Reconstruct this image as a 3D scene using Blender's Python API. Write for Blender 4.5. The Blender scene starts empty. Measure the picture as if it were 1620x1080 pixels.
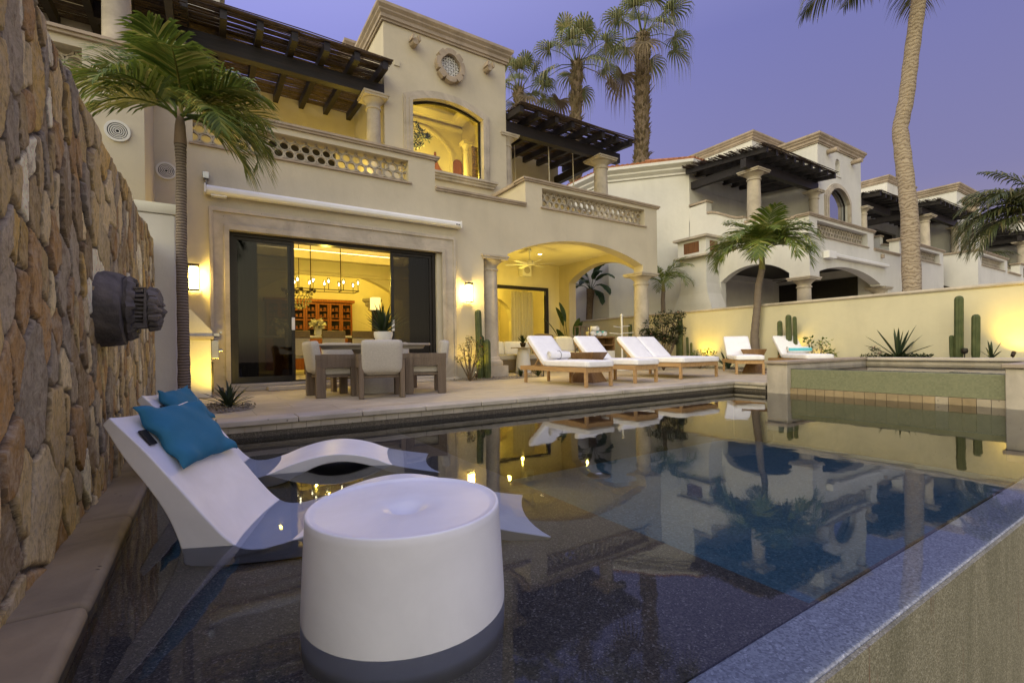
import bpy, bmesh, math, random
import numpy as np
from mathutils import Vector, Matrix, Euler
from mathutils.geometry import tessellate_polygon
R = math.radians
PI = math.pi
SC = bpy.context.scene
COL = SC.collection

# ---------------------------------------------------------------- camera
cam_d = bpy.data.cameras.new("camera")
cam = bpy.data.objects.new("camera", cam_d)
COL.objects.link(cam)
SC.camera = cam
F_PX, CY_PX, YAW, ROLL, CAM_Z = 748.85, 552.73, 0.568511, -0.014, 0.70
fw = Vector((math.sin(YAW), math.cos(YAW), 0))
rt = Vector((math.cos(YAW), -math.sin(YAW), 0))
up = rt.cross(fw)
c_, s_ = math.cos(ROLL), math.sin(ROLL)
r2, u2 = c_*rt + s_*up, -s_*rt + c_*up
m = Matrix((r2, u2, -fw)).transposed().to_4x4()
m.translation = Vector((0, 0, CAM_Z))
cam.matrix_world = m
cam_d.sensor_width = 36
cam_d.lens = F_PX/1620*36
cam_d.shift_y = (CY_PX-540)/1620
cam_d.clip_start = 0.05
cam_d.clip_end = 2000

# ---------------------------------------------------------------- world: dusk sky
W = bpy.data.worlds.new("World")
SC.world = W
W.use_nodes = True
wn, wl = W.node_tree.nodes, W.node_tree.links
wn.clear()
def N(t, **k):
    n = wn.new(t)
    for a, b in k.items(): setattr(n, a, b)
    return n
tc = N('ShaderNodeTexCoord')
nrm = N('ShaderNodeVectorMath', operation='NORMALIZE'); wl.new(tc.outputs['Generated'], nrm.inputs[0])
sep = N('ShaderNodeSeparateXYZ'); wl.new(nrm.outputs[0], sep.inputs[0])
def ramp(nodes, stops):
    n = nodes.new('ShaderNodeValToRGB')
    el = n.color_ramp.elements
    while len(el) > 1: el.remove(el[-1])
    el[0].position = stops[0][0]; el[0].color = (*stops[0][1], 1)
    for p, c in stops[1:]:
        e = el.new(p); e.color = (*c, 1)
    return n
# away from the sunset: violet blue; towards it: bright peach
r_away = ramp(wn, [(0.0, (.14, .12, .12)), (.495, (.36, .29, .29)), (.52, (.52, .41, .45)), (.56, (.43, .365, .48)), (.63, (.30, .29, .545)), (.76, (.245, .255, .60)), (.88, (.42, .43, .86)), (1.0, (.54, .55, 1.05))])
r_glow = ramp(wn, [(0.0, (.24, .19, .15)), (.495, (.8, .6, .42)), (.52, (2.3, 1.95, 1.0)), (.62, (1.85, 1.78, 1.22)), (.8, (1.08, 1.12, 1.32)), (1.0, (.55, .57, 1.02))])
mz = N('ShaderNodeMath', operation='MULTIPLY_ADD'); mz.inputs[1].default_value = .5; mz.inputs[2].default_value = .5
wl.new(sep.outputs['Z'], mz.inputs[0])
wl.new(mz.outputs[0], r_away.inputs[0]); wl.new(mz.outputs[0], r_glow.inputs[0])
dt = N('ShaderNodeVectorMath', operation='DOT_PRODUCT'); dt.inputs[1].default_value = (-.88, -.475, 0)
d3 = N('ShaderNodeVectorMath', operation='DOT_PRODUCT'); d3.inputs[1].default_value = (.92, -.1, .38); wl.new(nrm.outputs[0], d3.inputs[0])
wl.new(nrm.outputs[0], dt.inputs[0])
mr = N('ShaderNodeMapRange', interpolation_type='SMOOTHSTEP'); mr.inputs[1].default_value = -.40; mr.inputs[2].default_value = .95
wl.new(dt.outputs['Value'], mr.inputs[0])
mix = N('ShaderNodeMix', data_type='RGBA')
wl.new(mr.outputs[0], mix.inputs[0]); wl.new(r_away.outputs[0], mix.inputs[6]); wl.new(r_glow.outputs[0], mix.inputs[7])
# the side opposite the glow darkens
mr2 = N('ShaderNodeMapRange', interpolation_type='SMOOTHSTEP'); mr2.inputs[1].default_value = .0; mr2.inputs[2].default_value = 1.0
mr2.inputs[3].default_value = 1.0; mr2.inputs[4].default_value = .60
wl.new(d3.outputs['Value'], mr2.inputs[0])
mul = N('ShaderNodeVectorMath', operation='SCALE'); wl.new(mix.outputs[2], mul.inputs[0]); wl.new(mr2.outputs[0], mul.inputs['Scale'])
bg = N('ShaderNodeBackground'); bg.inputs['Strength'].default_value = .95
wl.new(mul.outputs[0], bg.inputs['Color'])
wo = N('ShaderNodeOutputWorld'); wl.new(bg.outputs[0], wo.inputs[0])

sun_d = bpy.data.lights.new("sun", 'SUN'); sun_d.energy = 1.1; sun_d.angle = R(28); sun_d.color = (1, .86, .52)
sun = bpy.data.objects.new("sun", sun_d); COL.objects.link(sun)
sun.rotation_euler = Vector((.76, .14, -.62)).to_track_quat('-Z', 'Y').to_euler()

SC.view_settings.view_transform = 'Standard'
SC.view_settings.look = 'None'
SC.view_settings.exposure = 0.42
SC.view_settings.gamma = 1.0
SC.cycles.use_denoising = True
SC.cycles.max_bounces = 10
SC.cycles.diffuse_bounces = 4
SC.cycles.glossy_bounces = 4
SC.cycles.transparent_max_bounces = 16
SC.cycles.sample_clamp_indirect = 4.0
SC.cycles.caustics_reflective = False
SC.cycles.caustics_refractive = False
LAMP = (1.0, .72, .10)

# ---------------------------------------------------------------- materials
MATS = {}
def lin(r, g, b):
    f = lambda c: ((c/255+.055)/1.055)**2.4 if c > 10 else c/255/12.92
    return (f(r), f(g), f(b))
class NT:
    def __init__(s, name):
        s.m = bpy.data.materials.new(name); s.m.use_nodes = True
        s.n = s.m.node_tree.nodes; s.l = s.m.node_tree.links
        s.n.clear(); s.out = s.n.new('ShaderNodeOutputMaterial')
        s.b = s.n.new('ShaderNodeBsdfPrincipled'); s.l.new(s.b.outputs[0], s.out.inputs[0])
        s.tc = s.n.new('ShaderNodeTexCoord')
    def node(s, t, **k):
        n = s.n.new(t)
        for a, b in k.items(): setattr(n, a, b)
        return n
    def mapping(s, scale=(1, 1, 1), src='Object', rot=(0, 0, 0)):
        mp = s.node('ShaderNodeMapping'); mp.inputs['Scale'].default_value = scale; mp.inputs['Rotation'].default_value = rot
        s.l.new(s.tc.outputs[src], mp.inputs[0]); return mp.outputs[0]
    def noise(s, vec, scale, detail=4, rough=.55, dist=0):
        n = s.node('ShaderNodeTexNoise'); n.inputs['Scale'].default_value = scale; n.inputs['Detail'].default_value = detail
        n.inputs['Roughness'].default_value = rough; n.inputs['Distortion'].default_value = dist
        s.l.new(vec, n.inputs['Vector']); return n.outputs['Fac']
    def ramp(s, fac, stops):
        r = ramp(s.n, stops); s.l.new(fac, r.inputs[0]); return r.outputs[0]
    def mixc(s, fac, a, b, mode='MIX'):
        n = s.node('ShaderNodeMix', data_type='RGBA', blend_type=mode)
        for i, v in ((0, fac), (6, a), (7, b)):
            if hasattr(v, 'is_linked') or isinstance(v, bpy.types.NodeSocket): s.l.new(v, n.inputs[i])
            elif i == 0: n.inputs[0].default_value = v
            else: n.inputs[i].default_value = (*v, 1)
        return n.outputs[2]
    def math(s, op, a, b=0.0):
        n = s.node('ShaderNodeMath', operation=op)
        for i, v in ((0, a), (1, b)):
            if isinstance(v, bpy.types.NodeSocket): s.l.new(v, n.inputs[i])
            else: n.inputs[i].default_value = v
        return n.outputs[0]
    def bump(s, h, strength=.3, dist=.01):
        n = s.node('ShaderNodeBump'); n.inputs['Strength'].default_value = strength; n.inputs['Distance'].default_value = dist
        s.l.new(h, n.inputs['Height']); s.l.new(n.outputs[0], s.b.inputs['Normal']); return n.outputs[0]
    def col(s, v):
        if isinstance(v, bpy.types.NodeSocket): s.l.new(v, s.b.inputs['Base Color'])
        else: s.b.inputs['Base Color'].default_value = (*v, 1)
    def rough(s, v):
        if isinstance(v, bpy.types.NodeSocket): s.l.new(v, s.b.inputs['Roughness'])
        else: s.b.inputs['Roughness'].default_value = v
    def spec(s, v): s.b.inputs['Specular IOR Level'].default_value = v
def sc3(c, k): return tuple(min(1, x*k) for x in c)

def m_stucco(name, c, bump=.35):
    t = NT(name); v = t.mapping()
    big = t.noise(v, .7, 5, .6, .3); streak = t.noise(t.mapping((3.5, 3.5, .35)), 1.0, 5, .6)
    fine = t.noise(v, 9, 6, .65)
    f = t.math('ADD', t.math('MULTIPLY', big, .75), t.math('MULTIPLY', streak, .25))
    cc = t.ramp(f, [(.28, sc3(c, .85)), (.5, c), (.72, sc3(c, 1.10))])
    cc = t.mixc(t.math('MULTIPLY', fine, .25), cc, sc3(c, .78))
    t.col(cc); t.rough(.92); t.spec(.2)
    h = t.math('ADD', t.math('MULTIPLY', t.noise(v, 5, 3), 1.0), t.math('MULTIPLY', t.noise(v, 38, 4), .25))
    t.bump(h, bump*1.6, .014)
    return t.m
def m_noise(name, c1, c2, scale=6, rough=.6, bump=.2, bs=30, dist=.004, stretch=(1, 1, 1), spec=.3, src='Object', metal=0, detail=6):
    t = NT(name); v = t.mapping(stretch, src)
    t.col(t.ramp(t.noise(v, scale, detail, .6, .4), [(.32, c1), (.68, c2)]))
    t.rough(rough); t.spec(spec); t.b.inputs['Metallic'].default_value = metal
    if bump: t.bump(t.noise(v, bs, 4), bump, dist)
    return t.m
def m_cantera(name, c, sc=1.0):
    t = NT(name); v = t.mapping((sc, sc, sc))
    n1 = t.noise(v, 1.6, 6, .6, .8); n2 = t.noise(v, 14, 5, .6)
    cc = t.ramp(n1, [(.28, sc3(c, .66)), (.5, c), (.72, sc3(c, 1.3))])
    cc = t.mixc(t.math('MULTIPLY', n2, .45), cc, sc3(c, .62))
    vo = t.node('ShaderNodeTexVoronoi'); vo.inputs['Scale'].default_value = 16; t.l.new(v, vo.inputs['Vector'])
    pit = t.ramp(vo.outputs['Distance'], [(.06, (0, 0, 0)), (.16, (1, 1, 1))])
    gate = t.ramp(t.noise(v, 5, 2), [(.56, (0, 0, 0)), (.62, (1, 1, 1))])
    pits = t.math('MULTIPLY', t.math('SUBTRACT', 1.0, pit), gate)
    cc = t.mixc(pits, cc, sc3(c, .35))
    t.col(cc); t.rough(.85); t.spec(.25)
    t.bump(t.math('SUBTRACT', t.math('MULTIPLY', n2, .6), pits), .5, .008)
    return t.m
def m_emit(name, c, s):
    t = NT(name); t.b.inputs['Base Color'].default_value = (.8, .8, .8, 1)
    t.b.inputs['Emission Color'].default_value = (*c, 1); t.b.inputs['Emission Strength'].default_value = s
    return t.m
def m_glass(name, tint=(.9, .92, .92), refl=1.0, ior=1.5):
    t = NT(name); t.n.remove(t.b)
    tr = t.node('ShaderNodeBsdfTransparent'); tr.inputs[0].default_value = (*tint, 1)
    gl = t.node('ShaderNodeBsdfGlossy'); gl.inputs['Roughness'].default_value = .005; gl.inputs[0].default_value = (refl, refl, refl, 1)
    fr = t.node('ShaderNodeFresnel'); fr.inputs[0].default_value = ior
    mx = t.node('ShaderNodeMixShader'); t.l.new(fr.outputs[0], mx.inputs[0]); t.l.new(tr.outputs[0], mx.inputs[1]); t.l.new(gl.outputs[0], mx.inputs[2])
    t.l.new(mx.outputs[0], t.out.inputs[0]); return t.m
def m_leaf(name, c1, c2, c3=None, rough=.5):
    t = NT(name)
    g = t.node('ShaderNodeNewGeometry')
    st = [(0, c1), (.75, c2)] + ([(1.0, c3)] if c3 else [])
    cc = t.ramp(g.outputs['Random Per Island'], st)
    n = t.noise(t.mapping(), 3, 3)
    t.col(t.mixc(t.math('MULTIPLY', n, .5), cc, sc3(c1, .6))); t.rough(rough); t.spec(.4)
    # thin leaves let some light through
    tl = t.node('ShaderNodeBsdfTranslucent'); t.l.new(cc, tl.inputs[0])
    mx = t.node('ShaderNodeMixShader'); mx.inputs[0].default_value = .28
    t.l.new(t.b.outputs[0], mx.inputs[1]); t.l.new(tl.outputs[0], mx.inputs[2]); t.l.new(mx.outputs[0], t.out.inputs[0])
    return t.m
def m_wood(name, c1, c2, axis=2, rough=.5, sc=1.0):
    st = [14*sc, 14*sc, 14*sc]; st[axis] = 1.0*sc
    return m_noise(name, c1, c2, 1.4, rough, .25, 6, .003, tuple(st))

M = {}
M['stucco'] = m_stucco('stucco_tan', (.56, .50, .375))
M['stucco_in'] = m_stucco('stucco_cream', (.74, .68, .52), .2)
M['stucco_w'] = m_stucco('stucco_white', (.66, .645, .59))
M['stucco_f'] = m_stucco('stucco_fence', (.60, .55, .38), .25)
M['cantera'] = m_cantera('cantera_stone', (.40, .325, .245))
M['cantera_l'] = m_cantera('cantera_light', (.50, .44, .35))
M['travertine'] = m_cantera('travertine', (.52, .46, .37), .7)
M['dark_wood'] = m_wood('dark_wood', (.010, .009, .010), (.028, .021, .02), 0)
M['reed'] = m_noise('reed', (.022, .016, .012), (.12, .08, .045), 9, .8, .3, 30, .004, (1, 8, 8))
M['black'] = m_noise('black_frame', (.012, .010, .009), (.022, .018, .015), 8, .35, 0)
M['glass'] = m_glass('window_glass', (.86, .88, .86))
M['glass_dark'] = m_glass('screen_glass', (.25, .25, .26), .55)
M['teak'] = m_wood('teak', (.34, .20, .085), (.50, .32, .15), 1, .55)
M['walnut'] = m_wood('walnut', (.10, .045, .02), (.22, .10, .04), 2, .4)
M['cab_wood'] = m_wood('cabinet_wood', (.22, .07, .02), (.34, .12, .04), 2, .4)
M['chair_wood'] = m_wood('chair_wood', (.13, .095, .065), (.20, .15, .105), 2, .65)
M['cushion'] = m_noise('white_fabric', (.78, .77, .78), (.86, .85, .86), 5, .95, .25, 260, .0015, spec=.1)
M['linen'] = m_noise('grey_linen', (.42, .385, .32), (.52, .48, .41), 60, .95, .3, 220, .002, spec=.1)
M['brown_fab'] = m_noise('brown_fabric', (.16, .12, .075), (.22, .17, .11), 40, .95, .2, 200, .002, spec=.1)
M['chaise'] = m_noise('white_plastic', (.76, .755, .775), (.86, .855, .875), 3.5, .42, .10, 160, .0012, spec=.4)
M['blue'] = m_noise('blue_fabric', (.035, .17, .27), (.05, .21, .32), 4, .85, .3, 300, .001, spec=.15)
M['turq'] = m_noise('turquoise_cloth', (.10, .45, .52), (.14, .52, .58), 20, .95, .2, 150, .002)
M['white_metal'] = m_noise('white_metal', (.74, .73, .70), (.80, .79, .76), 3, .4, 0)
M['white_paint'] = m_noise('white_paint', (.76, .75, .72), (.82, .81, .78), 3, .5, 0)
M['steel'] = m_noise('steel', (.35, .34, .33), (.5, .49, .47), 5, .3, 0, metal=1)
M['bronze'] = m_noise('bronze', (.05, .035, .02), (.10, .07, .04), 5, .4, 0, metal=.8)
M['terracotta'] = m_noise('terracotta', (.25, .09, .04), (.42, .19, .09), 3, .85, .3, 20, .005)
M['carved'] = m_noise('carved_stone', (.055, .05, .042), (.20, .175, .145), 5, .8, .6, 22, .02)
M['gravel'] = m_noise('gravel', (.10, .08, .055), (.42, .36, .26), 28, .95, 1.0, 30, .03)
M['soil'] = m_noise('soil', (.05, .035, .02), (.12, .09, .06), 12, .95, .8, 16, .03)
M['cactus'] = m_noise('cactus_skin', (.045, .062, .022), (.10, .115, .045), 5, .7, .3, 30, .004)
M['trunk_coco'] = None
M['leaf_palm'] = m_leaf('palm_leaf', (.07, .12, .018), (.21, .27, .04), (.42, .38, .10))
M['leaf_coco'] = m_leaf('coconut_leaf', (.05, .07, .02), (.15, .16, .05), (.30, .25, .10))
M['leaf_fan'] = m_leaf('fan_leaf', (.09, .13, .035), (.27, .28, .09), (.46, .38, .17))
M['leaf_dead'] = m_leaf('dead_leaf', (.12, .09, .05), (.25, .19, .10), (.32, .26, .16), .8)
M['leaf_big'] = m_leaf('banana_leaf', (.018, .045, .016), (.05, .09, .03))
M['leaf_agave'] = m_leaf('agave_leaf', (.035, .06, .035), (.09, .12, .06))
M['leaf_shrub'] = m_leaf('shrub_leaf', (.018, .034, .010), (.045, .07, .02), (.09, .10, .03))
M['petal'] = m_leaf('pink_petal', (.55, .16, .14), (.75, .35, .30))
M['petal_white'] = m_leaf('white_petal', (.70, .68, .55), (.85, .82, .70))
M['bark'] = m_noise('bark', (.10, .07, .045), (.24, .18, .12), 14, .9, .6, 30, .02, (1, 1, 1.5))
M['lamp_glass'] = m_emit('lamp_glow', (1.0, .70, .16), 120.0)
M['bulb'] = m_emit('candle_bulb', (1.0, .86, .55), 9.0)
M['down'] = m_emit('downlight_glow', (1.0, .84, .45), 14.0)
M['pool_lamp'] = m_emit('pool_lamp', (.9, 1.0, .9), 10.0)
M['ceramic'] = m_noise('white_ceramic', (.7, .68, .62), (.78, .76, .70), 3, .3, 0)
M['curtain'] = m_noise('curtain_cloth', (.50, .46, .36), (.60, .55, .44), 30, .95, 0, spec=.1)
M['dark_screen'] = m_noise('dark_screen', (.012, .012, .014), (.02, .02, .024), 20, .6, 0)
M['teal_glass'] = m_noise('teal_glass', (.1, .3, .28), (.2, .45, .4), 9, .2, 0)

# ---------------------------------------------------------------- mesh helpers
class MB:
    def __init__(s): s.v = []; s.f = []; s.mi = []; s.cur = 0
    def add(s, vs, fs):
        o = len(s.v); s.v += [tuple(p) for p in vs]; s.f += [tuple(i+o for i in q) for q in fs]; s.mi += [s.cur]*len(fs)
    def box(s, a, b):
        x0, y0, z0 = a; x1, y1, z1 = b
        s.add([(x0, y0, z0), (x1, y0, z0), (x1, y1, z0), (x0, y1, z0), (x0, y0, z1), (x1, y0, z1), (x1, y1, z1), (x0, y1, z1)],
              [(0, 3, 2, 1), (4, 5, 6, 7), (0, 1, 5, 4), (1, 2, 6, 5), (2, 3, 7, 6), (3, 0, 4, 7)])
    def obox(s, c, size, rot=(0, 0, 0)):
        e = Euler(rot).to_matrix(); c = Vector(c); hx, hy, hz = size[0]/2, size[1]/2, size[2]/2
        vs = [c + e @ Vector(p) for p in [(-hx, -hy, -hz), (hx, -hy, -hz), (hx, hy, -hz), (-hx, hy, -hz), (-hx, -hy, hz), (hx, -hy, hz), (hx, hy, hz), (-hx, hy, hz)]]
        s.add(vs, [(0, 3, 2, 1), (4, 5, 6, 7), (0, 1, 5, 4), (1, 2, 6, 5), (2, 3, 7, 6), (3, 0, 4, 7)])
    def bar(s, p, q, w, h=None):
        p, q = Vector(p), Vector(q); d = (q-p); L = d.length; h = h or w
        rot = d.to_track_quat('Z', 'Y').to_euler()
        s.obox((p+q)/2, (w, h, L), rot)
    def tube(s, pts, rad, n=8, cap=True):
        pts = [Vector(p) for p in pts]
        if not hasattr(rad, '__len__'): rad = [rad]*len(pts)
        rings = []; prev = None
        for i, p in enumerate(pts):
            d = (pts[min(i+1, len(pts)-1)] - pts[max(i-1, 0)]).normalized()
            if prev is None:
                a = Vector((0, 0, 1)) if abs(d.z) < .9 else Vector((1, 0, 0)); x = d.cross(a).normalized()
            else: x = (prev - d*prev.dot(d)).normalized()
            prev = x; y = d.cross(x)
            rings.append([p + (x*math.cos(2*PI*k/n) + y*math.sin(2*PI*k/n))*rad[i] for k in range(n)])
        vs = [v for r in rings for v in r]; fs = []
        for i in range(len(pts)-1):
            for k in range(n):
                fs.append((i*n+k, i*n+(k+1) % n, (i+1)*n+(k+1) % n, (i+1)*n+k))
        if cap: fs.append(tuple(range(n-1, -1, -1))); fs.append(tuple((len(pts)-1)*n+k for k in range(n)))
        s.add(vs, fs)
    def lathe(s, prof, c=(0, 0, 0), n=24, sx=1, sy=1):
        vs = []; fs = []
        for r, z in prof:
            for k in range(n): vs.append((c[0]+r*sx*math.cos(2*PI*k/n), c[1]+r*sy*math.sin(2*PI*k/n), c[2]+z))
        for i in range(len(prof)-1):
            for k in range(n): fs.append((i*n+k, i*n+(k+1) % n, (i+1)*n+(k+1) % n, (i+1)*n+k))
        fs.append(tuple(range(n-1, -1, -1))); fs.append(tuple((len(prof)-1)*n+k for k in range(n)))
        s.add(vs, fs)
    def panel(s, outer, holes=(), d0=0.0, d1=.3, axis='y'):
        # polygon in the wall plane, extruded through the wall
        loops = [list(outer)] + [list(h) for h in holes]
        pts = [p for l in loops for p in l]
        tris = tessellate_polygon([[Vector((p[0], p[1], 0)) for p in l] for l in loops])
        def W3(p, d): return (p[0], d, p[1]) if axis == 'y' else ((d, p[0], p[1]) if axis == 'x' else (p[0], p[1], d))
        n = len(pts)
        vs = [W3(p, d0) for p in pts] + [W3(p, d1) for p in pts]
        fs = [tuple(t) for t in tris] + [tuple(i+n for i in reversed(t)) for t in tris]
        o = 0
        for l in loops:
            k = len(l)
            for i in range(k): fs.append((o+i, o+(i+1) % k, o+(i+1) % k+n, o+i+n))
            o += k
        s.add(vs, fs)
    def sweep(s, prof, path, axis=None):
        # profile (offset outwards, height) swept along a horizontal polyline [(x,y,z)], outwards = right of travel
        path = [Vector(p) for p in path]; n = len(prof); rings = []
        for i, p in enumerate(path):
            dirs = []
            if i > 0: dirs.append((path[i]-path[i-1]).to_2d().normalized())
            if i < len(path)-1: dirs.append((path[i+1]-path[i]).to_2d().normalized())
            nr = [Vector((d.y, -d.x)) for d in dirs]
            m_ = sum(nr, Vector((0, 0)))
            m_ = m_/m_.dot(nr[0]) if len(nr) > 1 else nr[0]
            rings.append([(p.x+m_.x*a, p.y+m_.y*a, p.z+h) for a, h in prof])
        vs = [v for r in rings for v in r]; fs = []
        for i in range(len(path)-1):
            for k in range(n): fs.append((i*n+k, i*n+(k+1) % n, (i+1)*n+(k+1) % n, (i+1)*n+k))
        fs.append(tuple(range(n))); fs.append(tuple((len(path)-1)*n+k for k in reversed(range(n))))
        s.add(vs, fs)
    def strip(s, rows):
        # rows of (left, right) points; the last may be a single tip
        vs = []; fs = []
        for i, r in enumerate(rows):
            vs += [tuple(p) for p in r]
        i = 0; o = 0
        for a, b in zip(rows[:-1], rows[1:]):
            if len(b) == 2: fs.append((o, o+1, o+3, o+2))
            else: fs.append((o, o+1, o+2))
            o += 2
        s.add(vs, fs)
    def tf(s, m_):
        s.v = [tuple(m_ @ Vector(p)) for p in s.v]; return s
    def build(s, name, mat, parent=None, smooth=False, bevel=0, seg=2, fix=True, local=False, sub=0):
        me = bpy.data.meshes.new(name)
        off = Vector((0, 0, 0))
        if parent is not None and not local:
            off = world_loc(parent)
        vs = [(p[0]-off.x, p[1]-off.y, p[2]-off.z) for p in s.v]
        me.from_pydata(vs, [], s.f)
        mats = mat if isinstance(mat, (list, tuple)) else [mat]
        for q in mats: me.materials.append(M[q] if isinstance(q, str) else q)
        if len(mats) > 1: me.polygons.foreach_set('material_index', s.mi)
        if fix:
            bm = bmesh.new(); bm.from_mesh(me); bmesh.ops.recalc_face_normals(bm, faces=bm.faces); bm.to_mesh(me); bm.free()
        if smooth:
            me.polygons.foreach_set('use_smooth', [True]*len(me.polygons))
            if smooth != 'all': me.set_sharp_from_angle(angle=R(38))
        me.update()
        o = bpy.data.objects.new(name, me); COL.objects.link(o)
        if parent is not None: o.parent = parent
        if bevel:
            b = o.modifiers.new('bevel', 'BEVEL'); b.width = bevel; b.segments = seg; b.limit_method = 'ANGLE'; b.angle_limit = R(40)
            if not smooth:
                me.polygons.foreach_set('use_smooth', [True]*len(me.polygons)); b.harden_normals = True
        if sub:
            q = o.modifiers.new('sub', 'SUBSURF'); q.levels = sub; q.render_levels = sub
        return o
def world_loc(o):
    v = Vector((0, 0, 0))
    while o is not None: v = v + Vector(o.location); o = o.parent
    return v
def tag(o, label, cat, group=None, kind=None):
    if label: o['label'] = label
    if cat: o['category'] = cat
    if group: o['group'] = group
    if kind: o['kind'] = kind
    return o
def thing(name, label, cat, loc=(0, 0, 0), rz=0, group=None):
    o = bpy.data.objects.new(name, None); COL.objects.link(o)
    o.location = loc; o.rotation_euler = (0, 0, rz); o.empty_display_size = .1
    return tag(o, label, cat, group)
def kids(o): return [c for c in bpy.data.objects if c.parent == o]
def copy_tree(o, parent=None, **kw):
    c = o.copy(); COL.objects.link(c)
    if parent is not None: c.parent = parent
    for ch in kids(o): copy_tree(ch, c)
    return c
def dup(o, loc, rz=0, label=None, group=None):
    c = copy_tree(o); c.location = loc; c.rotation_euler = (0, 0, rz)
    if label: c['label'] = label
    if group: c['group'] = group
    return c
def lamp(name, loc, power, color=LAMP, radius=.08, kind='POINT', parent=None, size=1, size_y=None, rot=(0, 0, 0), spot=None, blend=.6):
    d = bpy.data.lights.new(name, kind); d.energy = power; d.color = color
    if kind == 'AREA':
        d.size = size
        if size_y: d.shape = 'RECTANGLE'; d.size_y = size_y
    else: d.shadow_soft_size = radius
    if kind == 'SPOT': d.spot_size = spot; d.spot_blend = blend
    o = bpy.data.objects.new(name, d); COL.objects.link(o); o.rotation_euler = rot
    if parent is not None: o.parent = parent; o.location = Vector(loc)-world_loc(parent)
    else: o.location = loc
    return o
def cushion(size, r=.04, puff=.02, cuts=8, seed=0, wr=.0):
    # rounded, slightly inflated slab centred on the origin
    mb = MB(); sx, sy, sz = size
    bm = bmesh.new(); bmesh.ops.create_cube(bm, size=2)
    bmesh.ops.subdivide_edges(bm, edges=bm.edges, cuts=cuts, use_grid_fill=True)
    rnd = random.Random(seed)
    idx = {}
    for i, v in enumerate(bm.verts):
        x, y, z = v.co
        h = Vector((sx/2, sy/2, sz/2))
        sx_ = lambda t: math.sin(t*PI/2)
        p = Vector((x*h.x, y*h.y, z*h.z))
        inner = Vector((max(-h.x+r, min(h.x-r, p.x)), max(-h.y+r, min(h.y-r, p.y)), max(-h.z+r, min(h.z-r, p.z))))
        d = p-inner
        if d.length > 1e-6: p = inner + d.normalized()*min(r, max(abs(d.x), abs(d.y), abs(d.z)))
        p.z += (1 if z > 0 else -1)*abs(z)*puff*(1-x*x)*(1-y*y)
        if wr: p += Vector((rnd.uniform(-wr, wr), rnd.uniform(-wr, wr), rnd.uniform(-wr, wr)))
        v.co = p; idx[v] = i
    mb.add([v.co.copy() for v in bm.verts], [[idx[v] for v in f.verts] for f in bm.faces]); bm.free()
    return mb
def arc(x0, x1, z0, zc, n=16, z1=None):
    # points of a flattened arch from (x0,z0) to (x1,z1) with crown height zc
    z1 = z0 if z1 is None else z1
    out = []
    for i in range(n+1):
        t = i/n; x = x0+(x1-x0)*t; base = z0+(z1-z0)*t
        w = x1-x0; hh = zc-(z0+z1)/2
        rr = (w*w/4+hh*hh)/(2*hh); dx = (t-.5)*w
        out.append((x, base + math.sqrt(max(rr*rr-dx*dx, 0))-(rr-hh)))
    return out
def column(name, cx, cy, z0, z1, r, parent, mat='cantera_l', ped=0):
    mb = MB(); h = z1-z0
    if ped: mb.box((cx-r*1.5, cy-r*1.5, z0), (cx+r*1.5, cy+r*1.5, z0+ped)); z0 += ped; h = z1-z0
    c = (cx, cy, z0)
    mb.lathe([(r*1.42, 0), (r*1.5, .05), (r*1.42, .12), (r*1.15, .15), (r*1.12, .2), (r*1.0, .22),
              (r*.97, h*.5), (r*.90, h-.36), (r*1.04, h-.355), (r*1.04, h-.31), (r*.90, h-.30), (r*.91, h-.24),
              (r*1.12, h-.18), (r*1.38, h-.13), (r*1.42, h-.12), (r*1.42, h-.10)], c, 28)
    mb.box((cx-r*1.6, cy-r*1.6, z1-.10), (cx+r*1.6, cy+r*1.6, z1-.045))
    mb.box((cx-r*1.72, cy-r*1.72, z1-.045), (cx+r*1.72, cy+r*1.72, z1))
    return mb.build(name, mat, parent, smooth=True)

# ================================================================ SETTING
WZ = -.19      # water level
def m_deck():
    t = NT('deck_stone'); v = t.mapping()
    br = t.node('ShaderNodeTexBrick'); br.inputs['Scale'].default_value = 1.0; br.inputs['Mortar Size'].default_value = .006
    br.inputs['Brick Width'].default_value = .92; br.inputs['Row Height'].default_value = .61; br.inputs['Bias'].default_value = 0
    br.inputs['Color1'].default_value = (.46, .375, .24, 1); br.inputs['Color2'].default_value = (.55, .46, .31, 1); br.inputs['Mortar'].default_value = (.22, .18, .13, 1)
    wv = t.node('ShaderNodeVectorMath', operation='ADD'); nz = t.node('ShaderNodeTexNoise'); nz.inputs['Scale'].default_value = 2; t.l.new(v, nz.inputs['Vector'])
    ms = t.node('ShaderNodeVectorMath', operation='SCALE'); ms.inputs['Scale'].default_value = .05; t.l.new(nz.outputs['Color'], ms.inputs[0])
    t.l.new(v, wv.inputs[0]); t.l.new(ms.outputs[0], wv.inputs[1]); t.l.new(wv.outputs[0], br.inputs['Vector'])
    n = t.noise(t.mapping((1, 3, 1)), 2.2, 7, .65, .7)
    cc = t.mixc(.55, br.outputs['Color'], t.ramp(n, [(.3, (.26, .205, .13)), (.5, (.46, .385, .27)), (.7, (.64, .565, .42))]))
    t.col(cc); t.rough(t.ramp(n, [(.3, (.55,)*3), (.7, (.8,)*3)])); t.spec(.35)
    t.bump(t.math('ADD', t.math('MULTIPLY', br.outputs['Fac'], -1.0), t.math('MULTIPLY', t.noise(v, 30, 4), .5)), .35, .006)
    return t.m
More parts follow.
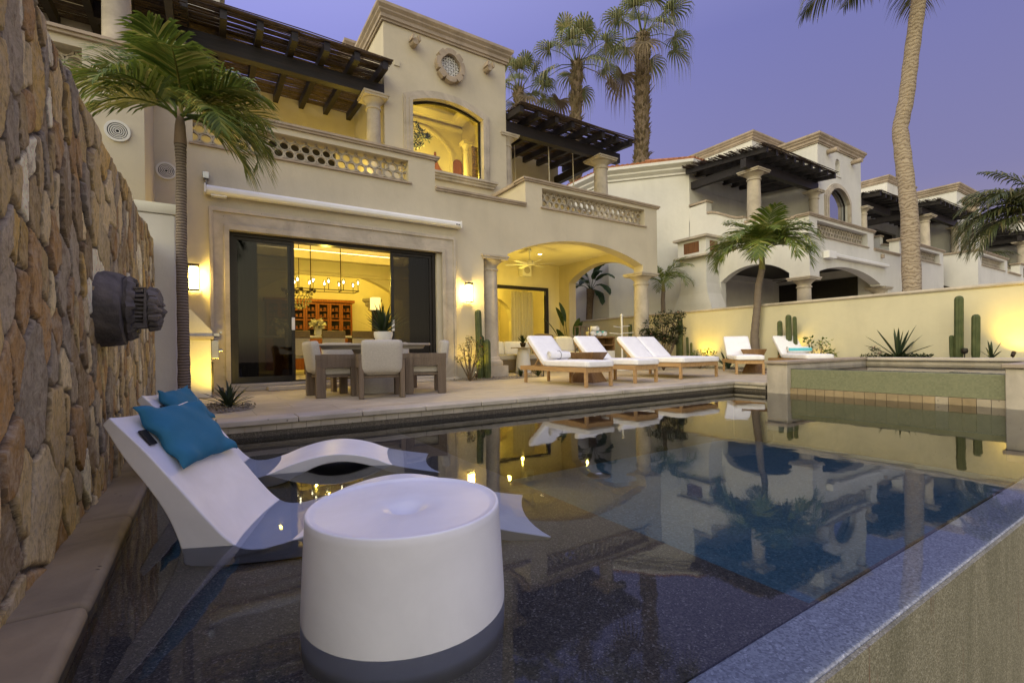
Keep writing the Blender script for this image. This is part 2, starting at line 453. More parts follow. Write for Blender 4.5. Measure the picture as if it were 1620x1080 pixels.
def m_pebble(name, c1, c2, c3, sc=170, rough=.5):
    t = NT(name); v = t.mapping()
    vo = t.node('ShaderNodeTexVoronoi'); vo.inputs['Scale'].default_value = sc; t.l.new(v, vo.inputs['Vector'])
    sp = t.node('ShaderNodeSeparateColor'); t.l.new(vo.outputs['Color'], sp.inputs[0])
    cc = t.ramp(sp.outputs[0], [(0, sc3(c1, .6)), (.35, c1), (.7, c2), (.9, c2), (1, c3)])
    cc = t.mixc(t.math('MULTIPLY', t.noise(v, .9, 5), .8), cc, sc3(c1, .55))
    t.col(cc); t.rough(rough); t.bump(vo.outputs['Distance'], .25, .004)
    return t.m
M['deck'] = m_deck()
M['pebble'] = m_pebble('dark_pebble_plaster', (.075, .06, .042), (.165, .135, .095), (.42, .37, .29))
M['deep'] = m_pebble('water_tint_plaster', (.065, .155, .185), (.11, .225, .25), (.25, .36, .37), 60)  # same pebble floor, the water's blue absorption put into its colour
M['edge_pebble'] = m_pebble('edge_pebble_plaster', (.38, .39, .40), (.58, .59, .60), (.9, .9, .9), 150)
def m_weir():
    t = NT('weir_mosaic'); v = t.mapping()
    vo = t.node('ShaderNodeTexVoronoi'); vo.inputs['Scale'].default_value = 190; t.l.new(v, vo.inputs['Vector'])
    sp = t.node('ShaderNodeSeparateColor'); t.l.new(vo.outputs['Color'], sp.inputs[0])
    cc = t.ramp(sp.outputs[0], [(0, (.18, .165, .11)), (.5, (.27, .25, .175)), (.8, (.34, .315, .225)), (1, (.46, .43, .32))])
    st = t.noise(t.mapping((3.2, 3.2, .5)), 1.0, 6, .7, .6)
    cc = t.mixc(t.ramp(st, [(.42, (0, 0, 0)), (.72, (.7,)*3)]), cc, (.11, .11, .065))
    rs = t.noise(t.mapping((14, 14, 1.2)), 1.0, 3, .5)
    cc = t.mixc(t.ramp(rs, [(.68, (0, 0, 0)), (.74, (.8,)*3)]), cc, (.16, .03, .01))
    t.col(cc); t.rough(.55); t.bump(vo.outputs['Distance'], .3, .004); return t.m
M['weir'] = m_weir()
def m_spa():
    t = NT('green_mosaic'); v = t.mapping()
    br = t.node('ShaderNodeTexBrick'); br.offset = 0; br.inputs['Scale'].default_value = 1; br.inputs['Brick Width'].default_value = .025; br.inputs['Row Height'].default_value = .025
    br.inputs['Mortar Size'].default_value = .0016
    br.inputs['Color1'].default_value = (.15, .165, .09, 1); br.inputs['Color2'].default_value = (.24, .25, .145, 1); br.inputs['Mortar'].default_value = (.19, .19, .12, 1)
    sw = t.node('ShaderNodeSeparateXYZ'); t.l.new(v, sw.inputs[0]); cb = t.node('ShaderNodeCombineXYZ'); t.l.new(sw.outputs[1], cb.inputs[0]); t.l.new(sw.outputs[2], cb.inputs[1])
    t.l.new(cb.outputs[0], br.inputs['Vector'])
    cc = t.mixc(t.math('MULTIPLY', t.noise(t.mapping((1, 2.5, .6)), 1.5, 5), .7), br.outputs['Color'], (.25, .245, .14))
    t.col(cc); t.rough(.28); return t.m
M['spa'] = m_spa()
def m_water():
    t = NT('water'); t.n.remove(t.b)
    tr = t.node('ShaderNodeBsdfTransparent'); tr.inputs[0].default_value = (.90, .95, .97, 1)
    gl = t.node('ShaderNodeBsdfGlossy'); gl.inputs['Roughness'].default_value = .028
    v = t.mapping((1, 1, 1)); n1 = t.noise(v, 1.1, 3, .5); n2 = t.noise(v, 6, 2, .5)
    bp = t.node('ShaderNodeBump'); bp.inputs['Strength'].default_value = .5; bp.inputs['Distance'].default_value = .005
    t.l.new(t.math('ADD', n1, t.math('MULTIPLY', n2, .12)), bp.inputs['Height']); t.l.new(bp.outputs[0], gl.inputs['Normal'])
    fr = t.node('ShaderNodeFresnel'); fr.inputs[0].default_value = 1.5
    mx = t.node('ShaderNodeMixShader'); t.l.new(fr.outputs[0], mx.inputs[0]); t.l.new(tr.outputs[0], mx.inputs[1]); t.l.new(gl.outputs[0], mx.inputs[2])
    t.l.new(mx.outputs[0], t.out.inputs[0]); return t.m
M['water'] = m_water()

def struct(name, mb, mat, **k):
    o = mb.build(name, mat, **k); o['kind'] = 'structure'; return o
g = MB(); g.add([(-150, -150, -2.3), (350, -150, -2.3), (350, 350, -2.3), (-150, 350, -2.3)], [(0, 1, 2, 3)])
struct('ground', g, 'soil')
g = MB(); g.box((14.45, -3, -2.2), (120, 90, -.08)); g.box((-40, 16.3, -2.2), (14.45, 90, -.08))
struct('neighbour_ground', g, 'travertine')
# pool basin: shallow shelf and deep part
PX0, PX1, PY0, PY1, SHX, SHZ, DZ = -.365, 9.08, .64, 5.69, 1.93, -.29, -1.15
b = MB()
b.box((PX0-.2, .82, SHZ-.1), (SHX, PY1+.2, SHZ))
struct('pool_shelf_floor', b, 'pebble')
b = MB()
b.add([(SHX, .82, DZ), (PX1+.1, .82, DZ), (PX1+.1, PY1+.2, DZ), (SHX, PY1+.2, DZ)], [(0, 1, 2, 3)])
b.add([(SHX+.002, .8, DZ), (SHX+.002, PY1+.2, DZ), (SHX+.002, PY1+.2, SHZ-.004), (SHX+.002, .8, SHZ-.004)], [(0, 1, 2, 3)])
struct('pool_deep_floor', b, 'deep')
b = MB()   # pool walls: dark waterline
b.box((PX0-.25, PY1, DZ), (8.95, PY1+.2, -.125)); b.box((PX0-.2, .6, DZ), (PX0, PY1, -.25))
b.box((8.97, 5.02, DZ), (9.17, PY1, -.125))
struct('pool_wall', b, 'pebble')
b = MB(); b.box((PX0, .832, DZ), (9.4, .842, -.2)); struct('pool_wall_inner_edge', b, 'pebble')
# infinity weir
b = MB(); b.box((PX0, .640, -.6), (12.5, .831, -.199)); struct('weir_top', b, 'edge_pebble', bevel=.012)
b = MB(); b.box((PX0-1.0, .625, -2.3), (12.5, .639, -.203)); struct('weir_wall', b, 'weir')
# water
def water_sheet(name, x0, y0, x1, y1, z):
    w_ = MB(); w_.add([(x0, y0, z), (x1, y0, z), (x1, y1, z), (x0, y1, z)], [(0, 1, 2, 3)])
    return struct(name, w_, 'water', fix=False)
water_sheet('pool_water', PX0, .642, PX1, PY1, WZ)
# deck
b = MB()
b.panel([(-1.2, 5.98), (9.24, 5.98), (9.24, 5.36), (13.55, 5.36), (13.55, 16.2), (-1.2, 16.2)], d0=-.25, d1=-.004, axis='z')
struct('patio_floor', b, 'deck')
b = MB()   # coping strip in slabs
x = -.6; rnd = random.Random(3)
while x < 9.2:
    w_ = rnd.uniform(.55, .95); x2 = min(x+w_, 9.24)
    if 9.24-x2 < .25: x2 = 9.24
    b.box((x+.003, 5.64, -.062), (x2-.002, 5.98, 0)); x = x2
y = 5.36
b.box((8.91, 5.02, -.062), (9.235, 5.33, 0)); b.box((8.91, 5.335, -.062), (9.235, 5.637, 0))
b.box((9.24, 5.02, -.062), (13.5, 5.355, 0))
struct('pool_coping', b, 'travertine', bevel=.014, seg=3)
b = MB()   # tile band under the coping
x = -.6
while x < 8.93:
    b.box((x+.002, 5.675, -.128), (min(x+.15, 8.93)-.002, 5.70, -.063)); x += .15
y = 5.03
while y < 5.67:
    b.box((8.945, y+.002, -.128), (8.97, y+.148, -.063)); y += .15
struct('waterline_tiles', b, M['cantera_l'])
# left coping under the stone wall
b = MB(); y = .3
while y < 5.6:
    L = rnd.uniform(.7, 1.3); y2 = min(y+L, 5.63)
    b.box((-.60, y+.002, -.25), (-.36, y2-.002, -.152)); y = y2
struct('side_coping', b, m_cantera('wet_cantera', (.34, .27, .16)), bevel=.03, seg=3)

# ---------------------------------------------------------------- spa
spa = thing('raised_spa', 'raised spa with green mosaic spill wall between two stone pillars', 'spa', (9.1, 3.2, WZ))
b = MB(); b.box((9.10, 1.80, -.085), (9.30, 4.63, .268)); b.build('spill_wall', 'spa', spa, bevel=.01)
b = MB(); y = 1.8; rnd = random.Random(5); k = 0
while y < 4.62:
    y2 = min(y+.148, 4.63); b.cur = 1 if (y < 2.45 or 4.35 < y < 4.55) and rnd.random() < .75 else 0
    b.box((9.075, y+.002, -.55), (9.10, y2-.002, -.086)); y += .15
b.build('base_tile_band', [m_cantera('brown_tile', (.36, .27, .15)), m_cantera('pale_tile', (.44, .37, .26))], spa)
for (y0, y1, nm) in ((4.63, 5.01, 'pillar'), (1.30, 1.80, 'pillar')):
    b = MB(); b.box((8.97 if y0 > 4 else 9.02, y0, -.9), (12.3, y1, .355))
    b.build('pillar', 'cantera_l', spa, bevel=.012)
    b = MB(); b.box((8.93 if y0 > 4 else 8.98, y0-.03, .357), (12.6, y1+.03, .415)); b.build('pillar_cap', 'cantera', spa, bevel=.014, seg=3)
b = MB(); b.box((12.3, 1.80, -.5), (12.5, 4.63, .355)); b.build('back_wall', 'cantera_l', spa)
b = MB(); b.box((12.24, 1.835, .357), (12.56, 4.595, .417)); b.build('back_coping', 'travertine', spa, bevel=.012)
b = MB(); b.box((9.3, 1.8, -.6), (12.3, 4.63, -.45)); b.build('spa_floor', 'edge_pebble', spa)
water_sheet('spa_water', 9.095, 1.80, 12.3, 4.63, .276)

# planting beds
b = MB(); b.box((12.5, -3, -.3), (14.25, 5.03, .34)); struct('raised_bed_soil', b, 'soil')
b = MB(); b.box((13.55, 5.03, -.3), (14.25, 16.2, .012)); struct('fence_bed_gravel', b, 'gravel')
b = MB(); b.box((12.3, -3, -.5), (12.5, 1.3, .38)); struct('raised_bed_kerb', b, 'travertine')
# ---------------------------------------------------------------- boundary wall on the right
fen = thing('boundary_wall', 'long cream boundary wall with stone cap behind the loungers', 'wall', (14.3, 6, 0))
b = MB(); b.box((14.22, -3.5, -.5), (14.5, 24, 1.90)); b.build('stucco_face', 'stucco_f', fen)
b = MB(); b.sweep([(-.03, 0), (.03, 0), (.045, .03), (.03, .075), (-.33, .075), (-.36, .03), (-.33, 0), (-.3, 0)], [(14.22, 24, 1.90), (14.22, -3.5, 1.90)])
b.build('wall_cap', 'cantera_l', fen, smooth=True)

# ---------------------------------------------------------------- stone wall on the left
def vnoise(p, q, seed):
    r = np.random.RandomState(seed); T = r.rand(256, 256)
    i = np.floor(p).astype(int); j = np.floor(q).astype(int); u = p-i; v = q-j
    u = u*u*(3-2*u); v = v*v*(3-2*v)
    g_ = lambda a, b_: T[a % 256, b_ % 256]
    return (g_(i, j)*(1-u)+g_(i+1, j)*u)*(1-v)+(g_(i, j+1)*(1-u)+g_(i+1, j+1)*u)*v
def fbm(p, q, seed, o=4):
    s_ = 0; a = .5
    for k in range(o): s_ = s_+a*vnoise(p*2**k, q*2**k, seed+k); a *= .5
    return s_
def stone_wall():
    Y0, Y1, Z0, Z1 = 1.0, 7.38, -.17, 2.16
    d = .0095
    ys = np.arange(Y0, Y1+d, d); zs = np.arange(Z0, Z1+d, d)
    Yg, Zg = np.meshgrid(ys, zs, indexing='ij')
    rs = np.random.RandomState(11)
    ZS = 1.75
    def warp(y, z):
        # gentle drift of the courses plus small irregularities of every edge
        a = y+.38*(z-.9)*np.sin(y*2.1+1)*.6
        return a+.035*(fbm(y*5, z*5, 1)-.5)+.012*(fbm(y*22, z*22, 9)-.5), z+.05*(fbm(y*5, z*5, 5)-.5)+.014*(fbm(y*22, z*22, 19)-.5)
    seeds = []; tries = 0
    while tries < 30000:
        tries += 1
        y = rs.uniform(Y0-.4, Y1+.4); z = rs.uniform(Z0-.3, Z1+.3)/ZS
        r = .046 + .095*rs.rand()**2.0
        ok = True
        for s in seeds:
            dy = y-s[0]; dz = z-s[1]
            if dy*dy+dz*dz < (.92*(r+s[2]))**2: ok = False; break
        if ok: seeds.append((y, z, r))
    S = np.array(seeds); n = len(S)
    wy, wz = warp(Yg, Zg)
    P = np.stack([wy.ravel(), wz.ravel()/ZS], 1)
    F1 = np.full(len(P), 9.); F2 = np.full(len(P), 9.); ID = np.zeros(len(P), int)
    for i in range(n):
        dist = np.sqrt((P[:, 0]-S[i, 0])**2+(P[:, 1]-S[i, 1])**2)-S[i, 2]*.55
        c1 = dist < F1; F2 = np.where(c1, F1, np.minimum(F2, dist)); ID = np.where(c1, i, ID); F1 = np.where(c1, dist, F1)
    S = np.stack([S[:, 0], S[:, 1]*ZS], 1)
    e = np.clip((F2-F1-.007)/.008, 0, 1); e2 = e*e*(3-2*e)
    off = rs.rand(n); tl = rs.uniform(-.35, .35, (n, 2)); tt = rs.rand(n)
    yv, zv = Yg.ravel(), Zg.ravel()
    rough = fbm(yv*9+off[ID]*50, zv*6, 30, 5)-.5
    h = e2*(.012+.014*off[ID]**1.5) + e2*(tl[ID, 0]*(yv-S[ID, 0])*.16+tl[ID, 1]*(zv-S[ID, 1])*.06) + rough*(.014*e2+.006)
    # rounded back at the outer borders
    bd = np.minimum.reduce([(Z1-.02*np.abs(fbm(yv*5, yv*0, 77)) - zv), Y1-yv])
    h = h-.16*np.clip(1-bd/.05, 0, 1)**2
    Xv = -.585+h
    nY, nZ = len(ys), len(zs)
    zj = zv+.05*(fbm(yv*4, yv*0+3, 70)-.5)*np.clip((zv-1.7)/.4, 0, 1)
    vs = np.stack([Xv, yv, zj], 1)
    ii, jj = np.meshgrid(np.arange(nY-1), np.arange(nZ-1), indexing='ij'); o = (ii*nZ+jj).ravel()
    fs = np.stack([o, o+1, o+nZ+1, o+nZ], 1)
    me = bpy.data.meshes.new('stone_face'); me.vertices.add(len(vs)); me.vertices.foreach_set('co', vs.ravel())
    me.loops.add(len(fs)*4); me.loops.foreach_set('vertex_index', fs.ravel().astype(np.int32))
    me.polygons.add(len(fs)); me.polygons.foreach_set('loop_start', np.arange(0, len(fs)*4, 4, dtype=np.int32))
    me.update(); me.validate()
    pal = np.array([(.60, .46, .22), (.44, .27, .11), (.34, .30, .24), (.74, .62, .37), (.92, .87, .66), (.62, .43, .14), (.28, .205, .11), (.42, .36, .27), (.66, .54, .31), (.44, .33, .16)])
    pk = rs.choice(len(pal), n, p=[.14, .13, .12, .12, .06, .10, .09, .10, .07, .07]); pc = pal[pk]*np.array([1.16, 1.13, .95])*rs.uniform(.8, 1.2, (n, 1))
    c = pc[ID]; mort = np.array([.11, .09, .065])
    c = mort+(c-mort)*np.clip((F2-F1-.008)/.005, 0, 1)[:, None]
    col = np.concatenate([c, np.ones((len(c), 1))], 1)
    at = me.color_attributes.new('stone_colour', 'FLOAT_COLOR', 'POINT'); at.data.foreach_set('color', col.ravel())
    a2 = me.attributes.new('stone_id', 'FLOAT', 'POINT'); a2.data.foreach_set('value', tt[ID].astype(np.float32))
    me.polygons.foreach_set('use_smooth', [True]*len(fs))
    t = NT('rubble_stone'); v = t.mapping()
    ca = t.node('ShaderNodeAttribute'); ca.attribute_name = 'stone_colour'
    ia = t.node('ShaderNodeAttribute'); ia.attribute_name = 'stone_id'
    # each stone has its own grain: shift the noise by the stone id
    cb = t.node('ShaderNodeCombineXYZ'); t.l.new(t.math('MULTIPLY', ia.outputs['Fac'], 40), cb.inputs[0])
    ad = t.node('ShaderNodeVectorMath', operation='ADD'); t.l.new(v, ad.inputs[0]); t.l.new(cb.outputs[0], ad.inputs[1])
    n1 = t.noise(ad.outputs[0], 8, 9, .74, 1.6); n2 = t.noise(ad.outputs[0], 36, 7, .72)
    st = t.node('ShaderNodeMapping'); st.inputs['Scale'].default_value = (7, 7, 3.4); t.l.new(ad.outputs[0], st.inputs[0])
    n3 = t.noise(st.outputs[0], 2.2, 6, .7, 2.2)
    cc = t.mixc(t.ramp(n1, [(.44, (0, 0, 0)), (.62, (.75,)*3)]), ca.outputs['Color'], (.66, .56, .38))
    cc = t.mixc(t.ramp(n3, [(.54, (0, 0, 0)), (.62, (.7,)*3)]), cc, (.24, .135, .065))
    cc = t.mixc(t.ramp(n2, [(.48, (0, 0, 0)), (.72, (.7,)*3)]), cc, (.06, .042, .028))
    cc = t.mixc(.28, cc, ca.outputs['Color'])
    t.col(cc); t.rough(.85); t.spec(.3)
    t.bump(t.math('ADD', t.math('MULTIPLY', n2, .5), t.math('ADD', t.math('MULTIPLY', n1, .8), t.math('MULTIPLY', n3, .6))), .9, .014)
    me.materials.append(t.m)
    root = thing('stone_wall', 'tall wall of rough brown and cream rubble stone beside the pool', 'wall', (-.8, 4, -.2))
    ob = bpy.data.objects.new('stone_face', me); COL.objects.link(ob); ob.parent = root; ob.location = -world_loc(root)
    b = MB(); b.box((-1.15, .0, -.6), (-.68, 7.33, 2.09)); b.build('wall_core', 'stucco_w', root)
    return root
stone_wall()
# white garden wall behind it
gw = thing('garden_wall', 'white stucco garden wall with rounded cap at the end of the stone wall', 'wall', (-1.5, 7.6, 0))
b = MB(); b.box((-3.5, 7.5, -.1), (-.345, 7.85, 2.50)); b.build('wall_face', m_stucco('stucco_bluewhite', (.62, .60, .57), .3), gw, bevel=.03, seg=3)
b = MB(); b.sweep([(-.1, -.02), (.025, -.02), (.05, .02), (.05, .075), (.025, .11), (-.1, .12)], [(-3.5, 7.5, 2.52), (-.345, 7.5, 2.52), (-.345, 7.85, 2.52)])
b.box((-3.5, 7.55, 2.5), (-.4, 7.85, 2.638))
b.build('wall_cap', 'stucco_w', gw, smooth=True)

# ================================================================ VILLAS
# local frame: u inwards from the pavilion corner, v backwards from the front face
def TF(x0, y0, sg): return Matrix(((sg, 0, 0, x0), (0, 1, 0, y0), (0, 0, 1, 0), (0, 0, 0, 1)))
M['awn_end'] = M['white_metal']
def scale_grille(u0, u1, z0, z1, v0, v1, r=.105, rows=3, dv=.0):
    mb = MB(); n = max(2, round((u1-u0)/(r*1.96))); sp = (u1-u0)/n; seg = 16; hr = (z1-z0)/(rows+.15)
    for j in range(rows+1):
        for i in range(-1, n+1):
            cx = u0+sp*(i+.5*(j % 2)+.5*((j+1) % 2)*0+.5); cz = z0+hr*j+.02
            ang0, ang1 = (0, 2*PI) if j else (0, PI)
            pts = []
            m_ = seg if j else seg//2
            for k in range(m_+1):
                a = ang0+(ang1-ang0)*k/m_
                pts.append((cx+r*math.cos(a), cz+hr*.5*1.28*math.sin(a)*1.0, cx+(r-.026)*math.cos(a), cz+(hr*.64-.026)*math.sin(a)))
            for p, q in zip(pts[:-1], pts[1:]):
                if min(p[0], q[0]) < u0 or max(p[0], q[0]) > u1 or max(p[1], q[1]) > z1+.01: continue
                va = v0+.004*((i+j) % 2)
                mb.add([(p[0], va, p[1]), (q[0], va, q[1]), (q[2], va, q[3]), (p[2], va, p[3]),
                        (p[0], v1, p[1]), (q[0], v1, q[1]), (q[2], v1, q[3]), (p[2], v1, p[3])],
                       [(0, 1, 2, 3), (7, 6, 5, 4), (0, 4, 5, 1), (2, 6, 7, 3)])
    return mb
CORN = [(0, 0), (.05, 0), (.05, .05), (.085, .07), (.085, .16), (.14, .22), (.14, .26), (.20, .33), (.20, .41), (0, .41)]
CAPP = [(-.02, 0), (.03, 0), (.045, .018), (.045, .04), (.07, .055), (.07, .09), (-.02, .09)]
def villa(root, x0, y0, sg, c):
    T = TF(x0, y0, sg)
    ST, CA = c.get('stucco', 'stucco'), 'cantera'
    def B(mb, name, mat, parent=root, **k): return mb.tf(T).build(name, mat, parent, **k)
    L = c['L']                                   # facade length
    # ---- ground floor front
    a0, a1 = c.get('arch', (.67, 5.64))
    top, led = 5.10, 4.42
    fr = [(0, 3.06), (a0-.0, 3.06), (a0, 3.20)] + arc(a0, a1, c.get('sp0', 3.26), c.get('apex', 3.71), 18, c.get('sp1', 3.13))[0:] + [(a1, 3.06), (6.34, 3.06), (6.34, -.1), (L, -.1), (L, top)]
    g2 = c.get('g2')
    if g2: fr += [(7.6, top), (7.6, led), (5.06, led), (5.06, top), (0, top)]
    else: fr += [(L, led), (5.06, led), (5.06, top), (0, top)] if L > 5.2 else [(0, top)]
    if not g2: fr.remove((L, top)); 
    holes = [[(.56, 4.50), (4.52, 4.50), (4.52, 5.0), (.56, 5.0)]]
    if c.get('door'): holes.append([(7.59, .13), (11.73, .13), (11.73, 2.98), (7.59, 2.98)])
    if g2: holes.append([(g2[0], 4.48), (g2[1], 4.48), (g2[1], 4.98), (g2[0], 4.98)])
    mb = MB(); mb.panel(fr, holes, 0, .36); B(mb, 'front_wall', ST)
    mb = MB()
    for g_ in [(.56, 4.52)] + ([g2] if g2 else []): mb.box((g_[0], .34, 4.44), (g_[1], .36, 4.5))
    # balustrade grilles, sills and caps
    for k, g_ in enumerate([(.56, 4.52)] + ([g2] if g2 else [])):
        b = scale_grille(g_[0], g_[1], 4.49, 4.99, .17, .24); B(b, 'scallop_grille', c.get('gmat', 'cantera_l'))
        b = MB(); b.box((g_[0]-.06, -.05, 4.455), (g_[1]+.06, .16, 4.487)); B(b, 'grille_sill', CA)
    b = MB()
    caps = [((0.0, 5.06), top)] + ([((7.6, L+.02), top)] if g2 else []) + ([((5.06, 7.6 if g2 else L), led)] if L > 5.2 else [])
    for (p, q), z in caps:
        b.box((p-.07 if p in (0.0, 7.6) else p, -.045, z), (q+(.06 if z == top else 0), .40, z+.045)); b.box((p-.10 if p in (0.0, 7.6) else p, -.07, z+.046), (q+(.09 if z == top else 0), .43, z+.092))
    B(b, 'parapet_cap', CA)
    # terrace return next to the tower, with its cap
    b = MB(); b.box((4.98, .37, 4.2), (5.05, c['tv']-.0, 5.09)); b.box((4.76, .37, 4.2), (4.979, 1.35, 5.085)); B(b, 'terrace_return', ST)
    b = MB(); b.box((4.72, .44, 5.101), (5.12, c['tv']-.01, 5.19)); B(b, 'return_cap', CA)
    # ---- side wall u=0 with its arch
    s0, s1 = .67, c.get('side_end', 4.0)
    D = c.get('D', 5.0)
    sd = [(.361, 3.06), (s0, 3.06)] + arc(s0, s1, 3.24, 3.74, 16) + [(s1, -.1), (D+8, -.1), (D+8, 6.0), (D, 6.0), (D, 6.55), (D-.8, 6.6), (D-.8, 6.1)]
    for i in range(9):
        t_ = i/8; sd.append((D-.85-1.55*t_, 6.1-.55*(3*t_*t_-2*t_*t_*t_)))
    sd += [(D-2.4, 5.35), (D-3.0, 5.35), (D-3.0, 5.1), (.361, 5.1)]
    mb = MB(); mb.panel(sd, [], 0, .34, axis='x'); B(mb, 'side_wall', ST)
    b = MB(); b.box((-.05, .43, 5.101), (.39, D-3.0, 5.19)); b.box((-.05, D-3.0, 5.351), (.39, D-2.42, 5.43)); b.box((-.05, D-.84, 6.601), (.39, D, 6.68))
    pr_ = [(D-.85-1.55*i/8, 6.105-.55*(3*(i/8)**2-2*(i/8)**3)) for i in range(9)]
    for p, q in zip(pr_[:-1], pr_[1:]): b.add([(-.05, p[0], p[1]), (.39, p[0], p[1]), (.39, q[0], q[1]), (-.05, q[0], q[1]), (-.05, p[0], p[1]+.08), (.39, p[0], p[1]+.08), (.39, q[0], q[1]+.08), (-.05, q[0], q[1]+.08)], [(0, 1, 2, 3), (4, 5, 6, 7), (0, 1, 5, 4), (2, 3, 7, 6), (1, 2, 6, 5), (3, 0, 4, 7)])
    B(b, 'side_parapet_cap', CA)
    # columns
    def col(name, u, v, z0, z1, r, ped=0):
        p = T @ Vector((u, v, 0)); column(name, p.x, p.y, z0, z1, r, root, 'cantera_l', ped)
    col('porch_column', .36, .36, 0, 3.06, .235, .3)
    col('porch_column', c.get('c2u', 6.02), .30, 0, 3.06, .225, .3)
    col('terrace_column', .38, 2.12, 5.19, 7.33, .25)
    col('terrace_column', c['tu'][0]-c.get('c4', .27), c['tv']+(.05 if c.get('c4', .27) > .2 else .25), 4.3, 7.30, .19)
    if c.get('perg_far'): col('terrace_column', c['tu'][1]+.27, c['tv']+.05, 4.3, 7.30, .19)
    # porch ceiling and back wall
    bk = c.get('porch_back', 4.6)
    b = MB(); b.box((.34, .361, 3.95), (7.2, bk+.3, 4.2)); b.box((7.2, .361, 4.0), (L, 7.5, 4.2)); B(b, 'terrace_slab', 'stucco_in' if c.get('lit') else 'dark_wood')  # unlit villas: porch shade put into the ceiling as a dark wood colour
    dw = (.95, 3.9) if c.get('lit') else (1.0, 5.0)
    dz = 3.05 if c.get('lit') else 3.7
    ph = [[(dw[0], .1), (dw[1], .1), (dw[1], dz), (dw[0], dz)]]
    mb = MB(); mb.panel([(.34, 0), (6.2, 0), (6.2, 3.95), (.34, 3.95)], ph, bk, bk+.25); B(mb, 'porch_back_wall', 'stucco_in' if c.get('lit') else ST)
    b = MB(); b.box((6.2, .362, 0), (6.35, bk+.25, 3.95)); B(b, 'porch_side_wall', 'stucco_in' if c.get('lit') else ST)
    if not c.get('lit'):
        b = MB(); b.box((.9, bk+.26, 0), (5.1, bk+.3, 3.8)); B(b, 'door_shade_sheet', 'black')  # black door, enlarged so its sheet also stands in for porch shade
        b = MB(); b.box((6.17, 1.0, .1), (6.199, 4.3, 3.6)); B(b, 'side_shade_sheet', 'black')  # black sheet added in place of the shade on the side wall
        b = MB(); b.tube([(3.2, 2.2, 3.95), (3.2, 2.2, 3.4)], .03, 8)
        for k in range(5): b.obox((3.2+.4*math.cos(k*1.257), 2.2+.4*math.sin(k*1.257), 3.4), (.7, .12, .02), (0, 0, k*1.257))
        B(b, 'ceiling_fan', 'black')
    # upper floor back wall
    uw = c.get('uw', (0.0, 12.5))
    hl = []
    for (p, q) in c.get('uwin', [(2.9, 4.2)]): hl.append([(p, 5.3), (q, 5.3), (q, 7.4), (p, 7.4)])
    mb = MB(); mb.panel([(uw[0], 4.2), (uw[1], 4.2), (uw[1], 8.25), (uw[0], 8.25)], hl, D, D+.3); B(mb, 'upper_wall', ST)
    for (p, q) in c.get('uwin', [(2.9, 4.2)]):
        b = MB(); b.box((p, D+.2, 5.3), (q, D+.24, 7.4)); B(b, 'terrace_window', 'black')
    # ---- tower
    t0, t1 = c['tu']; tv = c['tv']; tz = c['tz']; td = c.get('td', 6.5)
    w0, w1, wz0, wz1, wz2 = c['win']
    arcp = arc(w0, w1, wz1, wz2, 14)
    hole = [(w0, wz0), (w0, wz1)] + arcp[1:-1] + [(w1, wz1), (w1, wz0)]
    holes = [hole]
    if c.get('niche'):
        nx = c['niche']; holes.append([(nx-.22, 8.35), (nx-.22, 8.9)] + arc(nx-.22, nx+.22, 8.9, 9.1, 8)[1:-1] + [(nx+.22, 8.9), (nx+.22, 8.35)])
    mb = MB(); mb.panel([(t0, 4.2), (t1, 4.2), (t1, tz), (t0, tz)], holes, tv, tv+.3)
    mb.box((t0, tv+.301, 4.2), (t0+.3, tv+td, tz)); mb.box((t1-.3, tv+.301, 4.2), (t1, tv+td, tz)); mb.box((t0+.3, tv+td-.3, 4.2), (t1-.3, tv+td, tz)); mb.box((t0+.3, tv+.301, tz-.1), (t1-.3, tv+td-.3, tz))
    B(mb, 'tower_wall', ST)
    b = MB(); b.sweep(CORN, [(t0, tv+td, tz), (t0, tv, tz), (t1, tv, tz), (t1, tv+td, tz)] if sg > 0 else [(t0, tv+td, tz), (t0, tv, tz), (t1, tv, tz), (t1, tv+td, tz)])
    # sweep runs with outwards on its right: reverse when it points inwards
    B(b, 'tower_cornice', CA)
    b = MB(); b.box((t0, tv, tz+.39), (t1, tv+td, tz+.42)); B(b, 'tower_roof', CA)
    if c.get('niche'):
        b = MB(); b.box((c['niche']-.25, tv+.25, 8.3), (c['niche']+.25, tv+.28, 9.15)); b.box((c['niche']-.3, tv-.04, 8.28), (c['niche']+.3, tv+.1, 8.345)); B(b, 'niche', ST)
    # window surround: stepped moulding following the arch
    def ring(o, i_):
        A = [(w0-o, wz0-.02)] + [(w0-o+(w1-w0+2*o)*k/14, z) for k, (x_, z) in enumerate(arc(w0-o, w1+o, wz1+o*.6, wz2+o*.95, 14))] + [(w1+o, wz0-.02)]
        I = [(w0-i_, wz0-.02)] + [(x_, z) for (x_, z) in arc(w0-i_, w1+i_, wz1+i_*.6, wz2+i_*.95, 14)] + [(w1+i_, wz0-.02)]
        return A + I[::-1]
    b = MB(); b.panel(ring(.22, -.02), [], tv-.05, tv+.02); b.panel(ring(.17, -.02), [], tv-.085, tv-.0505); b.panel(ring(.07, -.02), [], tv-.11, tv-.0855)
    fs = B(b, 'window_surround', c.get('wmat', 'cantera_l'))
    b = MB(); b.box((w0-.42, tv-.20, wz0-.09), (w1+.42, tv, wz0-.03)); b.box((w0-.38, tv-.15, wz0-.15), (w1+.38, tv, wz0-.091)); b.box((w0-.34, tv-.10, wz0-.22), (w1+.34, tv, wz0-.151))
    B(b, 'window_sill', c.get('wmat', 'cantera_l'), fs)
    fr_ = MB(); I = lambda o: [(w0+o, wz0+o), (w0+o, wz1)] + [(x_, z-o) for x_, z in arc(w0+o, w1-o, wz1, wz2, 14)][1:-1] + [(w1-o, wz1), (w1-o, wz0+o)]
